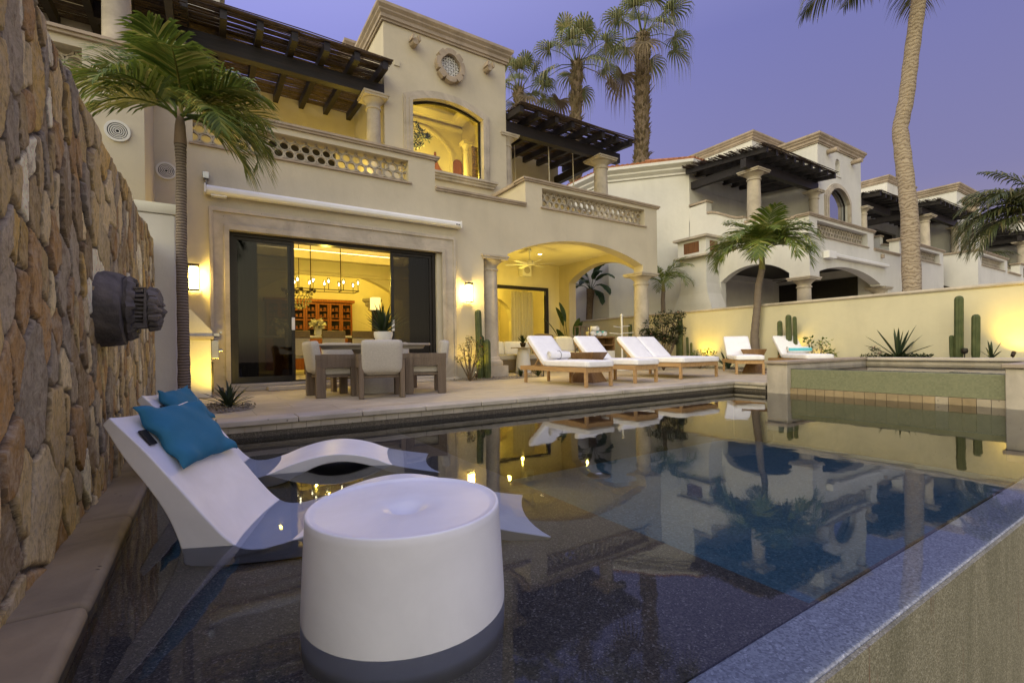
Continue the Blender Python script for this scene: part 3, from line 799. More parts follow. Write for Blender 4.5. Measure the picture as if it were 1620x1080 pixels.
    fr_.panel(I(0.001), [I(.055)[::-1]], tv+.12, tv+.18); wf = B(fr_, 'window_frame', 'black')
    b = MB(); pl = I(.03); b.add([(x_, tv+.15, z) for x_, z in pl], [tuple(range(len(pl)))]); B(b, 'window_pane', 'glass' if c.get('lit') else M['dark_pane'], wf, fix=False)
    for su in c.get('spouts', ()):
        b = MB(); z = 8.98
        b.tube([(su, tv+.05, z), (su, tv-.26, z-.03)], [.10, .085], 10)
        b.obox((su-.085, tv-.18, z+.06), (.05, .28, .14), (.1, .25, 0)); b.obox((su+.085, tv-.18, z+.06), (.05, .28, .14), (.1, -.25, 0))
        B(b, 'water_spout', 'cantera', smooth=True)
    # ---- pergolas
    rd = random.Random(int(x0*10))
    pgs = []
    if c.get('perg_pav', True): pgs.append((-.35 if not c.get('lit') else -.44, t0, 0))
    if c.get('perg_far'): pgs.append((t1, c['perg_far'], 1))
    for k, (p, q, far) in enumerate(pgs):
        pg = bpy.data.objects.new('pergola', None); COL.objects.link(pg); pg.parent = root
        pg.location = Vector((T @ Vector(((p+q)/2, tv, 7))))-world_loc(root)
        b = MB(); b.box((p, tv-.02, 7.33), (q-.002, tv+.2, 7.66)); B(b, 'beam', 'dark_wood', pg)
        if not far: b = MB(); b.box((p+.45, tv+.21, 7.36), (p+.66, D-.01, 7.655)); B(b, 'beam', 'dark_wood', pg)
        n = max(2, int((q-p)/.66)); 
        for i in range(n+1):
            u = p+.12+(q-p-.3)*i/n
            b = MB(); b.add([(u, tv-.72, 7.66), (u+.13, tv-.72, 7.66), (u+.13, D, 7.94), (u, D, 7.94), (u, tv-.72, 7.86), (u+.13, tv-.72, 7.86), (u+.13, D, 8.14), (u, D, 8.14)],
                            [(0, 3, 2, 1), (4, 5, 6, 7), (0, 1, 5, 4), (1, 2, 6, 5), (2, 3, 7, 6), (3, 0, 4, 7)]); B(b, 'rafter', 'dark_wood', pg)
        b = MB(); v = tv-.80
        while v < D:
            z = 7.875+(v-tv+.72)*.0455*2
            zz = 7.88+(v-(tv-.72))/(D-tv+.72)*.28
            for lay in range(2):
                aa, bb = p-rd.uniform(.0, .28), q-.01 if not far else q+rd.uniform(0, .25)
                if far: aa = p+.01
                k2 = 3; pts = [(aa+(bb-aa)*j/k2, v+rd.uniform(-.03, .03), zz+lay*.03+rd.uniform(-.02, .02)) for j in range(k2+1)]
                b.tube(pts, rd.uniform(.008, .017), 4)
            v += rd.choice([.022, .03, .04, .06])*1.0
        B(b, 'reed_mat', 'reed', pg)
    # rear block with cornice
    if c.get('rear'):
        r0, r1, rv, rz = c['rear']
        b = MB(); b.box((r0, rv, 4.2), (r1, rv+6, rz)); B(b, 'rear_block', ST)
        b = MB(); b.sweep(CORN, [(r0, rv+6, rz), (r0, rv, rz), (r1, rv, rz), (r1, rv+6, rz)]); b.box((r0, rv, rz+.38), (r1, rv+6, rz+.42)); B(b, 'rear_cornice', CA)
    return T
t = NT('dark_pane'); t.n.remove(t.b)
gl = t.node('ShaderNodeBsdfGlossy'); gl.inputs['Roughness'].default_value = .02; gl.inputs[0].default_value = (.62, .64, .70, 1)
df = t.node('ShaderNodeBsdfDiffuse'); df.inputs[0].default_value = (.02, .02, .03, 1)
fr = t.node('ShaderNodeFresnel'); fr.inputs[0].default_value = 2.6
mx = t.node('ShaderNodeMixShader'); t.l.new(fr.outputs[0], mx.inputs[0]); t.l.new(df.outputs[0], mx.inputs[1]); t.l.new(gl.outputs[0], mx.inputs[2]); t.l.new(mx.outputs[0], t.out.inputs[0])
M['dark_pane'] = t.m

# ---- main villa
V1 = thing('villa', 'tan stucco villa with glowing rooms, tall tower window and arched porch', 'house', (6, 12, 0))
T1 = villa(V1, 12.06, 10.2, -1, dict(c4=.12, L=12.84, door=True, g2=(8.24, 12.27), tu=(4.37, 8.13), tv=2.0, tz=9.35, td=6.5, win=(5.2, 7.4, 5.68, 7.45, 7.70),
      spouts=(5.05, 7.33), perg_far=13.9, rear=(5.6, 7.96, 6.2, 10.75), lit=True, uwin=[(2.9, 4.25), (8.7, 10.65)], side_end=4.0))
def cyl_disc(mb, cx, y, cz, r, d): mb.tube([(cx, y, cz), (cx, y-d, cz)], r, 24)
# door surround
b = MB()
def frame(x0, x1, z1, w, y0, y1): b.panel([(x0, 0), (x0+w, 0), (x0+w, z1-w*1.2), (x1-w, z1-w*1.2), (x1-w, 0), (x1, 0), (x1, z1), (x0, z1)], [], y0, y1)
frame(.016, 4.92, 3.36, .312, 10.13, 10.199); frame(.016, 4.92, 3.36, .06, 10.10, 10.129); frame(.245, 4.655, 3.075, .084, 10.10, 10.129)
ds = b.build('door_surround', 'cantera_l', V1, bevel=.006)
b = MB(); b.box((.05, 10.02, 0), (4.95, 10.5, .07)); b.box((.25, 10.12, .071), (4.6, 10.6, .13)); b.build('door_step', 'travertine', V1, bevel=.012)
b = MB(); b.box((.9, 9.72, 0), (2.2, 10.019, .075)); b.build('low_step', 'travertine', V1, bevel=.012)
# sliding doors
def sliding(x0, x1, y, z0, z1, pane):
    f = .06; mb = MB()
    mb.panel([(x0, z0), (x1, z0), (x1, z1), (x0, z1)], [[(x0+f, z0+f*1.6), (x0+f, z1-f), (x1-f, z1-f), (x1-f, z0+f*1.6)]], y, y+.045)
    o = mb.build('sliding_door', 'black', V1)
    mb = MB(); mb.add([(x0+f, y+.02, z0+f), (x1-f, y+.02, z0+f), (x1-f, y+.02, z1-f), (x0+f, y+.02, z1-f)], [(0, 1, 2, 3)]); mb.build('pane', pane, o, fix=False)
    return o
b = MB(); b.panel([(.33, .13), (4.47, .13), (4.47, 2.98), (.33, 2.98)], [[(.40, .15), (.40, 2.91), (4.40, 2.91), (4.40, .15)]], 10.28, 10.5); b.build('door_frame', 'black', V1)
for (x0, x1, y, pn) in ((.40, 1.45, 10.33, 'glass_dark'), (.42, 1.40, 10.43, 'glass_dark'), (3.42, 4.40, 10.33, 'glass_dark'), (3.46, 4.38, 10.43, 'glass_dark')):
    o = sliding(x0, x1, y, .15, 2.91, pn)
    if y < 10.4:
        b = MB(); hx = x1-.035 if x0 < 1 else x0+.035
        b.box((hx-.03, y-.03, 1.15), (hx+.03, y, 1.40)); b.build('handle', 'white_metal', o, bevel=.006)
b = MB()
def curtain(mb, x0, x1, y, z0, z1, n=9, amp=.035):
    N_ = n*8; vs = []; 
    for k in range(N_+1):
        x = x0+(x1-x0)*k/N_; yy = y+amp*math.sin(2*PI*n*k/N_)+amp*.4*math.sin(2*PI*n*k/N_*.37+1)
        vs += [(x, yy, z0), (x, yy+.0, z1)]
    mb.add(vs, [(2*k, 2*k+2, 2*k+3, 2*k+1) for k in range(N_)])
curtain(b, .40, .82, 10.62, .15, 2.95, 5); b.build('drape', 'dark_screen', V1, smooth='all', fix=False)
b = MB(); curtain(b, 3.95, 4.50, 10.62, .15, 2.95, 6); b.build('drape', 'dark_screen', V1, smooth='all', fix=False)
# awning cassette
aw = bpy.data.objects.new('awning', None); COL.objects.link(aw); aw.parent = V1; aw.location = Vector((2.5, 10.1, 3.7))-world_loc(V1)
b = MB(); b.add([], []); 
prof = [(0, 0), (.13, .0), (.17, .04), (.17, .10), (.13, .145), (0, .15)]
vs = []; 
for x in (-.02, 5.02): vs += [(x, 10.2-.02-p, 3.58+q) for p, q in prof]
b.add(vs, [tuple(range(6)), tuple(range(11, 5, -1))] + [(i, (i+1) % 6, (i+1) % 6+6, i+6) for i in range(6)]); b.build('cassette', 'white_paint', aw, bevel=.012)
b = MB(); b.box((-.05, 10.0, 3.575), (-.021, 10.2, 3.735)); b.box((5.021, 10.0, 3.575), (5.05, 10.2, 3.735)); b.box((.05, 10.06, 3.545), (.30, 10.19, 3.579)); b.build('end_cap', 'white_metal', aw, bevel=.005)
b = MB(); b.box((4.90, 10.006, 3.63), (4.93, 10.009, 3.66)); b.box((4.95, 10.006, 3.633), (4.99, 10.009, 3.655)); b.build('badge', 'black', aw)
b = MB(); b.tube([(-.02, 10.13, 3.74), (-.02, 10.13, 3.84)], .02, 8); b.obox((-.02, 10.12, 3.90), (.10, .12, .12)); b.build('sensor', 'steel', aw, bevel=.015)
# medallion
b = MB(); cx, cz = 5.80, 8.68; out = []; inn = []
for k in range(96):
    a = 2*PI*k/96; r = .40*(1+.10*abs(math.cos(2*a))**1.5)-(.07 if abs(abs(math.sin(2*a))-.78) < .07 else 0)+(.045 if abs(math.sin(2*a)) > .88 else 0)
    out.append((cx+r*math.cos(a), cz+r*1.05*math.sin(a))); inn.append((cx+.265*(1+.14*abs(math.cos(2*a)))*math.cos(a), cz+.275*(1+.14*abs(math.cos(2*a)))*math.sin(a)))
b.panel(out, [inn[::-1]], 12.02, 12.199); md = b.build('medallion', 'cantera', V1, bevel=.03, seg=3)
b = MB()
for k in range(-3, 4):
    for (dx, dz) in ((1, 0), (0, 1)):
        hl_ = math.sqrt(max(.29**2-(k*.08)**2, .001)); p = (cx+k*.075*dz-hl_*dx, 12.14, cz+k*.075*dx-hl_*dz); q = (cx+k*.075*dz+hl_*dx, 12.14, cz+k*.075*dx+hl_*dz); b.bar(p, q, .014, .014)
for k in range(-3, 4):
    for s in (1, -1):
        hl_ = math.sqrt(max(.25**2-(k*.075)**2, .001)); ct = Vector((cx, 12.147, cz))+Vector((.7071*k*.1, 0, -.7071*s*k*.1)); d = Vector((.7071, 0, .7071*s))*hl_
        b.bar(ct-d, ct+d, .012, .012)
b.build('lattice', 'white_paint', md)
b = MB(); b.box((cx-.30, 12.19, cz-.30), (cx+.30, 12.198, cz+.30)); b.build('backing', 'bronze', md)
b = MB(); b.box((4.20, 12.17, 8.27), (4.36, 12.199, 8.42)); b.build('wall_plate', 'stucco', V1, bevel=.004)
# round louvre vents
def vent(parent, cx, y, cz, r):
    mb = MB(); mb.panel([(cx+r*math.cos(2*PI*k/32), cz+r*math.sin(2*PI*k/32)) for k in range(32)], [[(cx+r*.78*math.cos(-2*PI*k/32), cz+r*.78*math.sin(-2*PI*k/32)) for k in range(32)]], y-.03, y-.001)
    v = mb.build('round_vent', 'stucco_w', parent, smooth=True)
    mb = MB()
    for f in (.70, .54, .38, .22):
        mb.panel([(cx+r*f*math.cos(2*PI*k/32), cz+r*f*math.sin(2*PI*k/32)) for k in range(32)], [[(cx+r*(f-.08)*math.cos(-2*PI*k/32), cz+r*(f-.08)*math.sin(-2*PI*k/32)) for k in range(32)]], y-.025, y-.006)
    mb.build('louvre_ring', 'stucco_w', v, smooth=True)
    mb = MB(); mb.panel([(cx+r*.8*math.cos(2*PI*k/24), cz+r*.8*math.sin(2*PI*k/24)) for k in range(24)], [], y-.006, y-.0015); mb.build('vent_back', 'dark_screen', v)
vent(V1, -.60, 10.2, 3.90, .15)
# swing ropes hang on the right terrace
for (x, y) in ((8.3, 12.9), (8.9, 13.6), (10.9, 12.9), (9.6, 12.6)):
    b = MB(); b.tube([(x, y, 7.7), (x+.05, y, 4.8)], .018, 6); b.build('swing_rope', M['curtain'], V1)
# house walls that close the volume
b = MB(); b.box((-.8, 10.561, 0), (-.45, 17.9, 4.0)); b.box((5.95, 10.57, 0), (6.0, 17.9, 3.95)); b.box((-.45, 17.6, 0), (5.95, 17.9, 4.0)); b.box((-.8, 10.56, 4.201), (-.6, 15.2, 5.1))
b.build('interior_wall', 'stucco_in', V1)
b = MB(); b.box((-.45, 10.5, -.02), (5.95, 17.6, .125)); b.build('interior_floor', 'travertine', V1)

# ---- left neighbour: the return and terrace end next to the palm
V0 = thing('terrace_house', 'stucco house wing with round vent and dark pergola above the stone wall', 'house', (-3, 9.5, 0))
b = MB(); b.panel([(-7, 0), (-.77, 0), (-.77, 5.1), (-7, 5.1)], [[(-6, 4.50), (-6, 4.98), (-1.45, 4.98), (-1.45, 4.50)]], 8.75, 9.1); b.box((-1.12, 9.101, 0), (-.77, 10.199, 5.1)); b.box((-7, 8.9, 4.05), (-1.12, 13.4, 4.2)); b.build('front_wall', 'stucco', V0)
b = scale_grille(-6, -1.45, 4.49, 4.99, 8.9, 8.97); b.build('scallop_grille', 'cantera_l', V0)
b = MB(); b.box((-7, 8.70, 5.101), (-.71, 9.14, 5.145)); b.box((-7, 8.67, 5.146), (-.68, 9.17, 5.19)); b.box((-1.16, 9.171, 5.101), (-.71, 10.12, 5.19)); b.build('parapet_cap', 'cantera', V0)
column('terrace_column', -1.17, 9.6, 5.19, 7.1, .19, V0)
vent(V0, -1.075, 8.75, 3.905, .15)
b = MB(); b.box((-7, 13.2, 4.2), (-.9, 13.5, 8.4)); b.build('upper_wall', 'stucco', V0)
b = MB(); b.box((-7, 9.5, 7.12), (-.55, 9.7, 7.45)); b.build('beam', 'dark_wood', V0)
for i in range(10):
    x = -6.6+i*.66; b = MB(); b.box((x, 8.9, 7.455), (x+.13, 13.2, 7.65)); b.build('rafter', 'dark_wood', V0)
b = MB(); rd = random.Random(8); v = 8.8
while v < 13.2:
    b.tube([(-7, v, 7.67+rd.uniform(-.02, .02)), (-3.5, v+rd.uniform(-.03, .03), 7.67+rd.uniform(-.02, .02)), (-.5+rd.uniform(0, .2), v, 7.67+rd.uniform(-.02, .02))], rd.uniform(.01, .018), 4); v += rd.choice([.022, .03, .04])
b.build('reed_mat', 'reed', V0)
b = MB()
for k in range(9):   # barrel tiles at the eave end
    xx = -1.6+.2*k; b.tube([(xx, 12.1, 8.75), (xx, 13.4, 9.3)], [.10, .10], 8)
b.build('roof_tiles', 'terracotta', V0, smooth=True)
b = MB(); b.sweep([(0, 0), (.08, 0), (.08, .08), (.18, .18), (.18, .26), (.28, .34), (.28, .42), (0, .42)], [(-4, 12.4, 8.25), (.1, 12.4, 8.25), (.1, 15.1, 8.25)]); b.box((-4, 12.4, 8.2), (.1, 15.1, 8.3)); b.build('eave_cornice', 'stucco_w', V0)

# ---- neighbours on the right
V2 = thing('white_villa', 'white villa beyond the boundary wall with corner pergola and round topped window', 'house', (21, 12, 0))
cfg = dict(L=12.9, g2=(8.3, 12.4), tu=(5.07, 9.25), tv=2.0, tz=9.42, td=6.0, win=(5.83, 7.88, 5.6, 7.15, 7.75), niche=6.9, spouts=(), perg_far=12.6,
           rear=(6.6, 11, 5.8, 11.35), stucco='stucco_w', D=4.7, side_end=3.3, uwin=[(1.6, 4.6), (10, 12)], apex=3.55, c2u=6.3)
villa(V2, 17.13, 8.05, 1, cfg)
for su in (5.95, 8.3):
    p = (17.13+su, 8.05+2.0)
    b = MB(); b.tube([(p[0], p[1]+.05, 9.2), (p[0], p[1]-.42, 9.2)], .11, 12); b.build('water_spout', 'cantera', V2, smooth=True)
aw2 = bpy.data.objects.new('awning', None); COL.objects.link(aw2); aw2.parent = V2; aw2.location = Vector((20.6, 8, 3.8))-world_loc(V2)
b = MB(); b.box((18.6, 7.87, 3.80), (23.2, 8.04, 3.93)); b.build('cassette', 'white_metal', aw2, bevel=.03)
b = MB(); b.box((18.05, 7.84, 3.72), (18.6, 8.04, 3.98)); b.build('end_cap', 'white_paint', aw2, bevel=.02)
b = MB(); b.obox((22.9, 8.0, 4.25), (.16, .1, .16)); b.build('wall_sensor', 'cantera', V2, bevel=.02)
# body with chamfered corner, cornice and tile roof
pl = [(17.14, 12.76), (14.9, 15.3), (14.9, 24), (26, 24), (26, 12.76)]
b = MB(); b.panel(pl, [], -.1, 8.0, axis='z'); b.build('rear_body', 'stucco_w', V2)
EV = [(0, 0), (.06, 0), (.06, .08), (.18, .2), (.18, .27), (.34, .4), (.34, .52), (0, .52)]
b = MB(); b.sweep(EV, [(14.9, 24, 8.0), (14.9, 15.3, 8.0), (17.14, 12.76, 8.0), (20.5, 12.76, 8.0)]); b.panel(pl, [], 7.99, 8.1, axis='z'); b.build('eave_cornice', 'stucco_w', V2)
b = MB(); rd = random.Random(4)
def tile_slope(mb, p, q, up, n):
    p, q, up = Vector(p), Vector(q), Vector(up)
    for k in range(n):
        a = p+(q-p)*(k+.5)/n; w_ = (q-p).length/n*.5
        mb.tube([a+Vector((0, 0, rd.uniform(-.01, .015))), a+up], [w_*1.05, w_*.95], 7)
    mb.add([p, q, q+up, p+up], [(0, 1, 2, 3)])
nr1 = Vector((12.76-15.3, -(17.14-14.9), 0)).normalized()
tile_slope(b, (14.62, 24, 8.52), (14.62, 15.15, 8.52), (2.6, 0, .75), 44)
tile_slope(b, (14.62, 15.15, 8.52), (17.0, 12.45, 8.52), (2.4, 2.1, .75), 17)
tile_slope(b, (17.0, 12.45, 8.52), (20.5, 12.45, 8.52), (0, 2.6, .75), 17)
b.build('tile_roof', 'terracotta', V2, smooth=True)
# bell shaped chimney
b = MB()
prof = [(.95, .62, -.1), (.95, .62, 2.0), (.82, .58, 2.4), (.66, .52, 2.8), (.60, .50, 3.2), (.60, .50, 4.25)]
vs = []
for hw, dp, z in prof: vs += [(17.129-dp-.35, 12.0-hw, z), (17.129, 12.0-hw, z), (17.129, 12.0+hw, z), (17.129-dp-.35, 12.0+hw, z)]
b.add(vs, [(i*4+k, i*4+(k+1) % 4, i*4+4+(k+1) % 4, i*4+4+k) for i in range(5) for k in range(4)]); b.box((16.20, 11.35, 4.30), (17.129, 12.65, 4.95))
ch = b.build('chimney', 'stucco_w', V2)
b = MB(); b.box((16.05, 11.22, 4.22), (17.13, 12.78, 4.299)); b.box((16.05, 11.22, 4.951), (17.13, 12.78, 5.05)); b.build('chimney_cap', 'cantera_l', ch, bevel=.01)
b = MB(); b.box((16.192, 11.65, 4.42), (16.199, 12.35, 4.85)); b.build('chimney_vent', 'walnut', ch); b = MB(); b.box((16.45, 11.342, 4.42), (16.95, 11.349, 4.85)); b.build('chimney_vent', 'walnut', ch)
# small dark arched openings low on the side
for (y, r) in ((20.1, .75), (14.6, .62)):
    b = MB(); b.panel([(y-r, 2.0)] + arc(y-r, y+r, 2.35, 3.0, 10) + [(y+r, 2.0)], [], 14.85, 14.899, axis='x') if y > 15.3 else b.panel([(y-r-.6, 2.0)] + arc(y-r-.6, y+r-.6, 2.35, 3.0, 10) + [(y+r-.6, 2.0)], [], 17.08, 17.129, axis='x')
    b.build('arched_shutter', 'walnut', V2)

V3 = thing('cream_villa', 'farther white villa with curved side parapet right of the tall palm', 'house', (34, 11, 0))
cfg3 = dict(cfg); cfg3.update(rear=(6.6, 11, 5.8, 11.35), niche=None, uwin=[(1.6, 4.6)])
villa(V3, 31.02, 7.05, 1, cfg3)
b = MB(); b.lathe([(.25, 0), (.35, .1), (.42, .5), (.3, .55), (.5, .9), (.55, 1.05)], (31.02+6.9, 9.0, 8.1), 12); b.box((31.02+5.9, 8.7, 8.85), (31.02+7.9, 9.05, 9.15)); b.build('stone_emblem', 'cantera', V3, smooth=True)
b = MB(); b.panel([(31.3, 12), (31.3, 24), (45, 24), (45, 12)], [], -.1, 8.0, axis='z'); b.build('rear_body', 'stucco_w', V3)
V4 = thing('far_villa', 'farthest villa, partly hidden by palm fronds at the end of the row', 'house', (48, 11, 0))
cfg4 = dict(cfg); cfg4.update(rear=None, niche=None, uwin=[], perg_far=None, L=9.5, g2=None)
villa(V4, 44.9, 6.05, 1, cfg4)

# ================================================================ IN-POOL FURNITURE
def chaise(name, label):
    # local: x along the chaise from head (-) to foot (+), origin at the seat's near waterline, y across
    root = thing(name, label, 'pool lounger', (0, 0, WZ), 0, 'white in-pool loungers')
    top = [(-.500, .615), (-.36, .455), (-.235, .292), (-.11, .125), (-.03, .03), (.04, -.018), (.14, -.024), (.28, .010), (.40, .055), (.53, .092), (.66, .112), (.78, .112), (.90, .092), (1.02, .055), (1.135, .005), (1.28, -.035), (1.42, -.065), (1.52, -.085)]
    bot = [(-.535, .580), (-.455, .43), (-.365, .295), (-.29, .165), (-.245, .05), (-.222, -.03), (-.19, -.085), (.10, -.098), (.32, -.085), (.46, -.03), (.60, .030), (.72, .048), (.84, .040), (.98, .0), (1.10, -.05), (1.24, -.09), (1.38, -.115), (1.49, -.125)]
    def wid(x):  # half width: waisted, flaring at head and foot
        pts = [(-.55, .358), (-.2, .350), (.1, .345), (.35, .342), (.7, .338), (1.0, .338), (1.2, .342), (1.4, .355), (1.55, .372)]
        for (a, b), (c, d) in zip(pts[:-1], pts[1:]):
            if x <= c: return b+(d-b)*max(0, (x-a)/(c-a))
        return pts[-1][1]
    def sm(pl, k=4):
        out = []; n = len(pl)
        for i in range(n-1):
            p0, p1, p2, p3 = pl[max(i-1, 0)], pl[i], pl[i+1], pl[min(i+2, n-1)]
            for j in range(k):
                t = j/k
                out.append(tuple(.5*((2*p1[a])+(-p0[a]+p2[a])*t+(2*p0[a]-5*p1[a]+4*p2[a]-p3[a])*t*t+(-p0[a]+3*p1[a]-3*p2[a]+p3[a])*t**3) for a in (0, 1)))
        out.append(pl[-1]); return out
    T_, B_ = sm(top), sm(bot); n = len(T_); vs = []; nc = 9
    for i in range(n):
        (tx, tz), (bx, bz) = T_[i], B_[i]; w = wid(tx); wb = wid(bx)
        foot = max(0, (tx-1.25)/.27)
        for j in range(nc):
            s = -1+2*j/(nc-1)
            dish = .018*(1-abs(s)**2.5)*(1 if tx < .1 else .5)
            vs.append((tx-foot*.06*(1-s*s), s*w+.34, tz-dish))
        for j in range(nc):
            s = 1-2*j/(nc-1); vs.append((bx-foot*.06*(1-s*s), s*(wb-.015)+.34, bz))
    m_ = nc*2; fs = []
    for i in range(n-1):
        for j in range(m_): fs.append((i*m_+j, i*m_+(j+1) % m_, (i+1)*m_+(j+1) % m_, (i+1)*m_+j))
    # end faces as quads between top and bottom rows
    for base in (0, (n-1)*m_):
        for j in range(nc-1): fs.append((base+j, base+j+1, base+m_-2-j, base+m_-1-j))
    mb = MB(); mb.add(vs, fs); mb.build('shell', 'chaise', root, smooth=True, local=True, bevel=.007, seg=3)
    mb = MB(); mb.tube([(.70, -.002+.015, .075), (.70, .02, .075)], .006, 10); mb.build('drain_plug', 'black', root, local=True)
    return root
c1 = chaise('pool_lounger', 'white moulded in-pool lounger nearest the round table, blue pillow on its back'); c1.location = (.09, 2.56, WZ); c1.rotation_euler = (0, 0, R(-22))
c2 = dup(c1, (.094, 3.95, WZ), R(-15.4), 'white moulded in-pool lounger farther back, behind the other lounger')
def pillow(name, label, w, h, loc, rot, seed):
    root = thing(name, label, 'pillow', loc, 0, 'blue pillows on the in-pool loungers'); root.rotation_euler = rot
    n = 26; vs = []; rd = random.Random(seed)
    ph = [rd.uniform(0, 6) for _ in range(6)]
    for side in (1, -1):
        for i in range(n+1):
            for j in range(n+1):
                u, v = -1+2*i/n, -1+2*j/n
                pin = 1-.10*(1-v*v)*abs(u)**3*1.0; pin2 = 1-.10*(1-u*u)*abs(v)**3
                th = .042*(max(0, 1-u**4)**.6)*(max(0, 1-v**4)**.6)+.004
                wr = .006*math.sin(3.2*u*v*3+ph[0])*(abs(u)+abs(v))*.6+.005*math.sin(7*u+3*v+ph[1])*abs(v)+.004*math.sin(9*v-4*u+ph[2])*abs(u)
                vs.append((u*w/2*pin, v*h/2*pin2, side*th+wr+.012*(u*u*v*v)))
    N1 = (n+1)**2; fs = []
    for i in range(n):
        for j in range(n):
            a = i*(n+1)+j; fs.append((a, a+n+1, a+n+2, a+1)); fs.append((N1+a, N1+a+1, N1+a+n+2, N1+a+n+1))
    rim = [j for j in range(n+1)] + [i*(n+1)+n for i in range(1, n+1)] + [n*(n+1)+j for j in range(n-1, -1, -1)] + [i*(n+1) for i in range(n-1, 0, -1)]
    for a, b_ in zip(rim, rim[1:]+rim[:1]): fs.append((a, b_, b_+N1, a+N1))
    mb = MB(); mb.add(vs, fs); mb.build('cushion_cover', 'blue', root, smooth='all', local=True)
    mb = MB(); mb.obox((-.03, -h/2-.012, -.02), (.085, .055, .010), (0, 0, 0)); mb.build('label_tag', 'black', root, local=True, bevel=.003)
    return root
def on_chaise(ch, s, y, lift):
    # point on the back rest: line (-.5,.615)..(0,0)
    a = ch.rotation_euler.z; z = .615+(s+.5)*(-1.30); x = s
    lx, ly = x+.79*lift, y; zz = z+.61*lift
    return (ch.location.x+lx*math.cos(a)-ly*math.sin(a), ch.location.y+lx*math.sin(a)+ly*math.cos(a), WZ+zz)
slope = math.atan2(1.30, 1.0)
def lay(ch, s, y, lift, twist): 
    m_ = Matrix.Rotation(ch.rotation_euler.z, 4, 'Z') @ Matrix.Rotation(slope, 4, 'Y') @ Matrix.Rotation(twist, 4, 'Z')
    return on_chaise(ch, s, y, lift), m_.to_euler()
l_, r_ = lay(c1, -.38, .385, .034, R(-3)); pillow('pillow', 'large blue pillow on the near in-pool lounger', .37, .59, l_, r_, 1)
l_, r_ = lay(c2, -.385, .37, .036, R(0)); pillow('pillow', 'blue pillow on the farther in-pool lounger', .34, .58, l_, r_, 2)
# round table
dr = thing('pool_side_table', 'white round drum table with dimpled top standing in the shallow water', 'side table', (.591, 1.655, SHZ))
b = MB(); zt = .155-SHZ
b.lathe([(.352, 0.0), (.3535, .05), (.352, .14), (.345, .28), (.3375, zt-.03), (.337, zt-.006), (.3345, zt-.0015), (.330, zt), (.3255, zt-.0015), (.321, zt-.006), (.30, zt-.009), (.26, zt-.012), (.15, zt-.015), (.085, zt-.018), (.062, zt-.026), (.042, zt-.040), (.020, zt-.047), (.001, zt-.049)], (0, 0, 0), 96)
b.build('drum', 'chaise', dr, smooth='all', local=True)
# pool drain cover and underwater lights
b = MB(); b.lathe([(.17, 0), (.17, .012), (.14, .02), (.08, .022), (.07, .012), (.001, .012)], (4.75, 5.13, DZ), 28); o = b.build('pool_drain', 'steel', smooth=True); tag(o, 'round grey drain cover on the deep pool floor', 'drain')

# ================================================================ WALL CARVING
cv = thing('wall_carving', 'dark carved stone fountain mask projecting from the rubble wall', 'carving', (-.56, 3.9, 1.0))
def displaced(mb, amp, f, seed):
    from mathutils import noise
    mb.v = [tuple(Vector(p)+amp*Vector((noise.noise(Vector(p)*f+Vector((seed, 0, 0))), noise.noise(Vector(p)*f+Vector((0, seed, 9))), noise.noise(Vector(p)*f+Vector((5, 0, seed)))))) for p in mb.v]
    return mb
b = MB(); b.tube([(-.68, 3.92, .99), (-.60, 3.92, .99), (-.54, 3.92, .99), (-.485, 3.92, .99), (-.455, 3.92, .99), (-.445, 3.92, .99)], [.30, .305, .30, .29, .27, .2], 48)
b.v = [(p[0], p[1], .985+(p[2]-.985)*.80) for p in b.v]
displaced(b, .016, 9, 3).build('back_disc', 'carved', cv, smooth=True)
b = MB(); b.tube([(-.455, 3.93, 1.0), (-.43, 3.93, 1.0), (-.41, 3.93, 1.0), (-.40, 3.93, 1.0)], [.20, .21, .20, .17], 40)
for k in range(14):
    a = 2*PI*k/14; b.tube([(-.44, 3.93+.185*math.cos(a), 1.0+.175*math.sin(a)), (-.395, 3.93+.17*math.cos(a), 1.0+.165*math.sin(a))], [.040, .024], 9)
displaced(b, .010, 16, 7).build('rosette', 'carved', cv, smooth=True)
b = MB(); b.tube([(-.42, 3.94, .995), (-.36, 3.94, 1.0), (-.325, 3.94, 1.0), (-.295, 3.94, 1.0), (-.275, 3.94, .995)], [.125, .128, .125, .105, .055], 28)
for k in range(9):
    z = .885+.026*k; b.box((-.415, 3.795, z), (-.352, 3.83, z+.014))
b.box((-.351, 3.79, .875), (-.335, 3.84, 1.125)); b.box((-.425, 3.79, .872), (-.335, 3.84, .884)); b.box((-.425, 3.79, 1.116), (-.335, 3.84, 1.128))
for k in range(14):
    a = 2*PI*k/14; b.tube([(-.335, 3.94+.125*math.cos(a), 1.0+.125*math.sin(a)), (-.30, 3.94+.115*math.cos(a+.1), 1.0+.115*math.sin(a+.1)), (-.268, 3.94+.07*math.cos(a+.2), 1.0+.07*math.sin(a+.2))], [.024, .030, .012], 8)
rd = random.Random(9)
for k in range(60):
    a = rd.uniform(0, 2*PI); r = rd.uniform(.02, .135); c = Vector((-.30+.04*(1-r/.135)+rd.uniform(-.01, .01), 3.94+r*math.cos(a), 1.0+r*math.sin(a))); b.tube([c-Vector((.03, 0, 0)), c, c+Vector((.016, 0, 0))], [.022, .018, .005], 7)
displaced(b, .011, 24, 4).build('mask_head', 'carved', cv, smooth=True)

